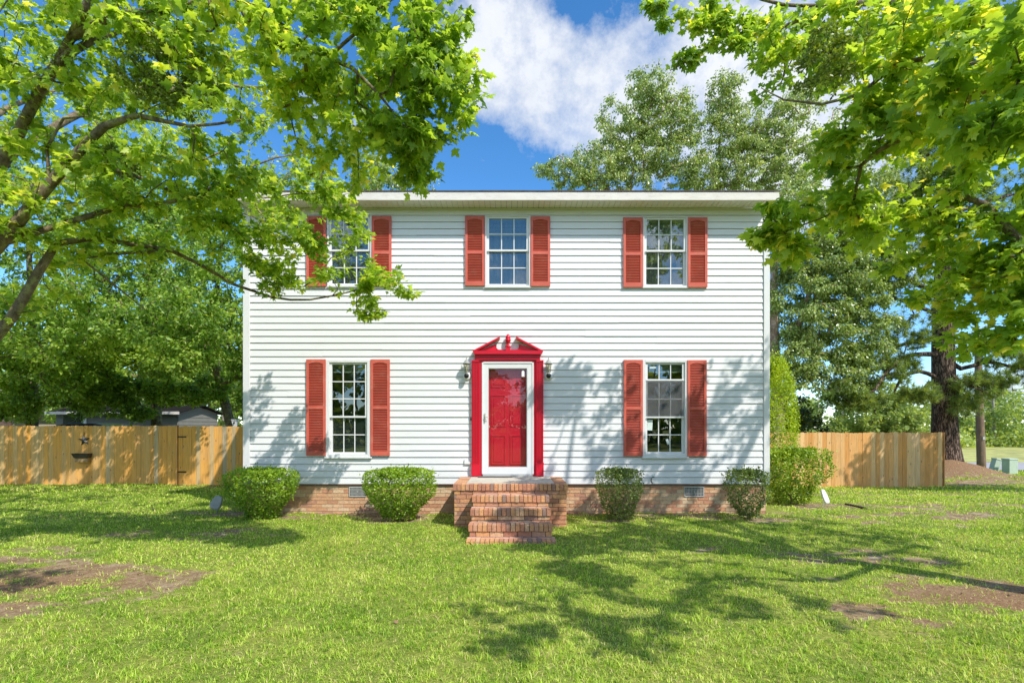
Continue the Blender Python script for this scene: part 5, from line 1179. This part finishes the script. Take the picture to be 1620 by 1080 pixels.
# ============================================================ FAR TREES
def far_trees():
    g = np.random.default_rng(77); pos = []; rn = []; siz = []; mb = MB(); n = 0
    specs = []
    x = -70
    while x < 100:                       # beyond the road
        y = g.uniform(43, 52); h = g.uniform(4.8, 7.6) if x > 14 else g.uniform(6, 9)
        specs.append((x, y, h, g.uniform(1.6, 2.8), 1)); x += g.uniform(1.5, 2.8)
    x = -60
    while x < -4: specs.append((x, g.uniform(23, 30), g.uniform(6, 11), g.uniform(2.4, 3.4), 1)); x += g.uniform(1.6, 2.4)
    for k in range(64):                  # ring behind the camera
        a = math.pi+(k+g.uniform(0, .6))/64*math.pi*1.0; rr = g.uniform(30, 44); specs.append((rr*1.5*math.cos(a), rr*math.sin(a)-8, g.uniform(8, 13), g.uniform(2.6, 4), 0))
    for x, y, h, w, vis in specs:
        z = hz(x, y); lean = g.normal(0, .3)
        mb.tube([(x, y, z-.2), (x+lean*.5, y, z+h*.5), (x+lean, y, z+h*.92)], [.16,.11,.03], 6)
        m = 1500 if vis and x > 8 else (2200 if y < 35 else 900) if vis else 900
        if vis and x > 8:
            for _ in range(5):
                hh = g.uniform(.3, .8)*h; an = g.uniform(0, 6.28); mb.tube([(x+lean*hh/h, y, z+hh), (x+math.cos(an)*w*.6, y+math.sin(an)*w*.6, z+hh+g.uniform(.5, 1.4))], [.05,.015], 4)
        nb = 7; c = np.stack([x+g.normal(0, w*.5, nb), y+g.normal(0, w*.5, nb), z+h*g.uniform(.12, .92, nb)], 1); i = g.integers(0, nb, m)
        q = c[i]+nrm(g.normal(size=(m, 3)))*(g.random(m)**.45)[:, None]*w*.5*np.array([1,1,.8]); pos.append(q); rn.append(np.clip(.4+g.normal(0, .2, m)+g.normal(0, .12), 0, 1)); siz.append(np.full(m, .30 if vis else .62))
    # undergrowth
    m = 26000; x = g.uniform(-60, 90, m); y = 42.5+g.uniform(-1.0, 5, m)+1.5*np.sin(x*.7); hh = 2.4*fbm(x*.35, y*.35, 4)*1.3; z = height(x, y)+g.random(m)*hh
    pos.append(np.stack([x, y, z], 1)); rn.append(np.clip(.65+g.normal(0, .2, m)+(fbm(x*.3, y*.1, 14)-.5)*.8, 0, 1)); siz.append(np.full(m, .34))
    m = 14000; x = g.uniform(-55, -5, m); y = 22.5+g.uniform(-1, 3, m); z = height(x, y)+g.random(m)*3.4*fbm(x*.3, y*.3, 5)*1.4
    pos.append(np.stack([x, y, z], 1)); rn.append(np.clip(.3+g.normal(0, .2, m), 0, 1)); siz.append(np.full(m, .34))
    m = 9000; a = g.uniform(math.pi, 2*math.pi, m); rr = g.uniform(30, 40, m); x = rr*1.5*np.cos(a); y = rr*np.sin(a)-8; z = height(x, y)+g.random(m)*3.6
    pos.append(np.stack([x, y, z], 1)); rn.append(np.clip(.3+g.normal(0, .2, m), 0, 1)); siz.append(np.full(m, .7))
    pos = np.concatenate(pos); rn = np.concatenate(rn); siz = np.concatenate(siz); N = len(pos)
    tip = nrm(g.normal(size=(N, 3))+np.array([0,0,-.2])); nor = g.normal(size=(N, 3))+np.array([0,0,.6])
    o = link('tree_line', leaves_mesh('tree_line', pos, tip, nor, siz*g.uniform(.5, 1.4, N), DIA_V*np.array([1.3,1,1]), DIA_F, rn), M['lf_far'])
    tag(o, 'distant line of pale green woods beyond the road and yards', 'woods', kind='stuff')
    w = mb.build('far_trunks', M['farbark'], o)
far_trees()
# ============================================================ SKY, SUN, CAMERA
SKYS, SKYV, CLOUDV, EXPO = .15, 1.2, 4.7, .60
el = math.asin(SUN.z); az = math.atan2(SUN.x, SUN.y)
W = bpy.data.worlds.new('World'); SC.world = W; W.use_nodes = True; nt = W.node_tree; nt.nodes.clear()
sky = nd(nt, 'ShaderNodeTexSky', sky_type='NISHITA'); sky.sun_disc = False; sky.sun_elevation = el; sky.sun_rotation = az; sky.air_density = 1.0; sky.dust_density = .3; sky.ozone_density = 2.5; sky.altitude = 2200
tc = nd(nt, 'ShaderNodeTexCoord'); vn = nd(nt, 'ShaderNodeVectorMath', operation='NORMALIZE'); lk(nt, tc.outputs['Generated'], vn.inputs[0]); D = vn.outputs[0]
hs = nd(nt, 'ShaderNodeHueSaturation'); hs.inputs['Saturation'].default_value = 1.25; hs.inputs['Hue'].default_value = .497; hs.inputs['Value'].default_value = SKYV; lk(nt, sky.outputs[0], hs.inputs['Color'])
# clouds: soft banks at fixed directions, broken up by noise
def dirpx(px, py): v = Vector(((px-810)/FP, 1, (674-py)/FP)); return v.normalized()
n1 = noise(nt, D, 4.2, 9, .62); n2 = noise(nt, D, 11, 7, .6)
wv = nd(nt, 'ShaderNodeVectorMath', operation='MULTIPLY_ADD'); lk(nt, n2.outputs['Color'], wv.inputs[0]); wv.inputs[1].default_value = (.09,)*3; lk(nt, D, wv.inputs[2])
acc = None
BL = [(842,70,.10,1.1),(800,50,.07,.5),(880,150,.085,.9),(915,215,.07,.6),(985,170,.08,.6),(1000,75,.05,.4),(1065,120,.11,.9),(1140,120,.13,1),(1180,190,.11,.9),(1260,170,.14,1),(1340,240,.12,.8),(735,100,.06,.6),(757,245,.02,.5),(770,150,.05,.4),(1230,260,.08,.7),
      (1600,600,.10,1.0),(1420,560,.05,.3),(1290,640,.10,.6),(1550,90,.18,.7),(930,290,.05,.3),(560,200,.08,.25),(200,160,.2,.5)]
for px, py, r, s in BL:
    v = dirpx(px, py); ds_ = nd(nt, 'ShaderNodeVectorMath', operation='DISTANCE'); lk(nt, wv.outputs[0], ds_.inputs[0]); ds_.inputs[1].default_value = (v.x+.045, v.y+.045, v.z+.045)
    q = math_(nt, 'DIVIDE', ds_.outputs['Value'], vb=r); q = math_(nt, 'MULTIPLY', q, q); q = math_(nt, 'MULTIPLY', q, vb=-1.0); q = math_(nt, 'EXPONENT', q); q = math_(nt, 'MULTIPLY', q, vb=s)
    acc = q if acc is None else math_(nt, 'ADD', acc, q)
# unseen cloud banks added behind the camera as fill light
sep = nd(nt, 'ShaderNodeSeparateXYZ'); lk(nt, D, sep.inputs[0])
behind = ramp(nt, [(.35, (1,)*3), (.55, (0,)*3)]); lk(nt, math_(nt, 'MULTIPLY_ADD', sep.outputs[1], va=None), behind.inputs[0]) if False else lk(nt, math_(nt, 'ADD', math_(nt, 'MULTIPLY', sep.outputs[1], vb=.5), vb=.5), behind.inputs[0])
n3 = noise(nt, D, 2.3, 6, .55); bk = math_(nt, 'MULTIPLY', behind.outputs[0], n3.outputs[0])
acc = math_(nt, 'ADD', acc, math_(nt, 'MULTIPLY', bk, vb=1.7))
acc = math_(nt, 'MINIMUM', math_(nt, 'MULTIPLY', acc, vb=.62), vb=.86)
n5 = noise(nt, D, 7.5, 10, .68)
dens = math_(nt, 'ADD', acc, math_(nt, 'MULTIPLY', math_(nt, 'SUBTRACT', n1.outputs[0], vb=.5), vb=1.5))
dens = math_(nt, 'ADD', dens, math_(nt, 'MULTIPLY', math_(nt, 'SUBTRACT', n5.outputs[0], vb=.5), vb=2.0))
dm = ramp(nt, [(.38, (0,)*3), (.66, (.5,)*3), (1.0, (.97,)*3)]); lk(nt, dens, dm.inputs[0])
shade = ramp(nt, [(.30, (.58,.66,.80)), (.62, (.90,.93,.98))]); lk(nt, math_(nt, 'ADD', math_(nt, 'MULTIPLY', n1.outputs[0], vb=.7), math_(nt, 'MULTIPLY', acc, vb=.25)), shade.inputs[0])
cs = nd(nt, 'ShaderNodeVectorMath', operation='SCALE'); lk(nt, shade.outputs[0], cs.inputs[0]); lk(nt, math_(nt, 'MULTIPLY', math_(nt, 'ADD', math_(nt, 'MULTIPLY', behind.outputs[0], vb=1.35), vb=1.0), vb=CLOUDV), cs.inputs['Scale'])  # added rear clouds made brighter to lift the shaded sides
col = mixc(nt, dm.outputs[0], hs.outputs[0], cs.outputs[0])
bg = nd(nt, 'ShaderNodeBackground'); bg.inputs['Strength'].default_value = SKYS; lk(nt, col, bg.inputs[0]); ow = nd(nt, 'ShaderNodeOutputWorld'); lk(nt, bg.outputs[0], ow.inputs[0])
sun = bpy.data.lights.new('sun', 'SUN'); sun.energy = 3.65; sun.angle = math.radians(.53); sun.color = (1, .95, .88)
so = bpy.data.objects.new('sun', sun); COL.objects.link(so); so.rotation_euler = SUN.to_track_quat('Z', 'Y').to_euler(); so.location = (20, -20, 30)
cam = bpy.data.cameras.new('camera'); co = bpy.data.objects.new('camera', cam); COL.objects.link(co); co.location = CAM; co.rotation_euler = (math.radians(90), 0, 0)
cam.sensor_width = 36; cam.sensor_fit = 'HORIZONTAL'; cam.lens = 36*FP/1620; cam.shift_y = (674-540)/1620; cam.clip_end = 2000; cam.clip_start = .05
SC.camera = co
SC.view_settings.view_transform = 'Standard'; SC.view_settings.look = 'None'; SC.view_settings.exposure = EXPO; SC.view_settings.gamma = 1
SC.cycles.max_bounces = 8; SC.cycles.transparent_max_bounces = 16; SC.cycles.diffuse_bounces = 3; SC.cycles.glossy_bounces = 3; SC.cycles.transmission_bounces = 5
SC.cycles.sample_clamp_indirect = 6; SC.cycles.use_denoising = True
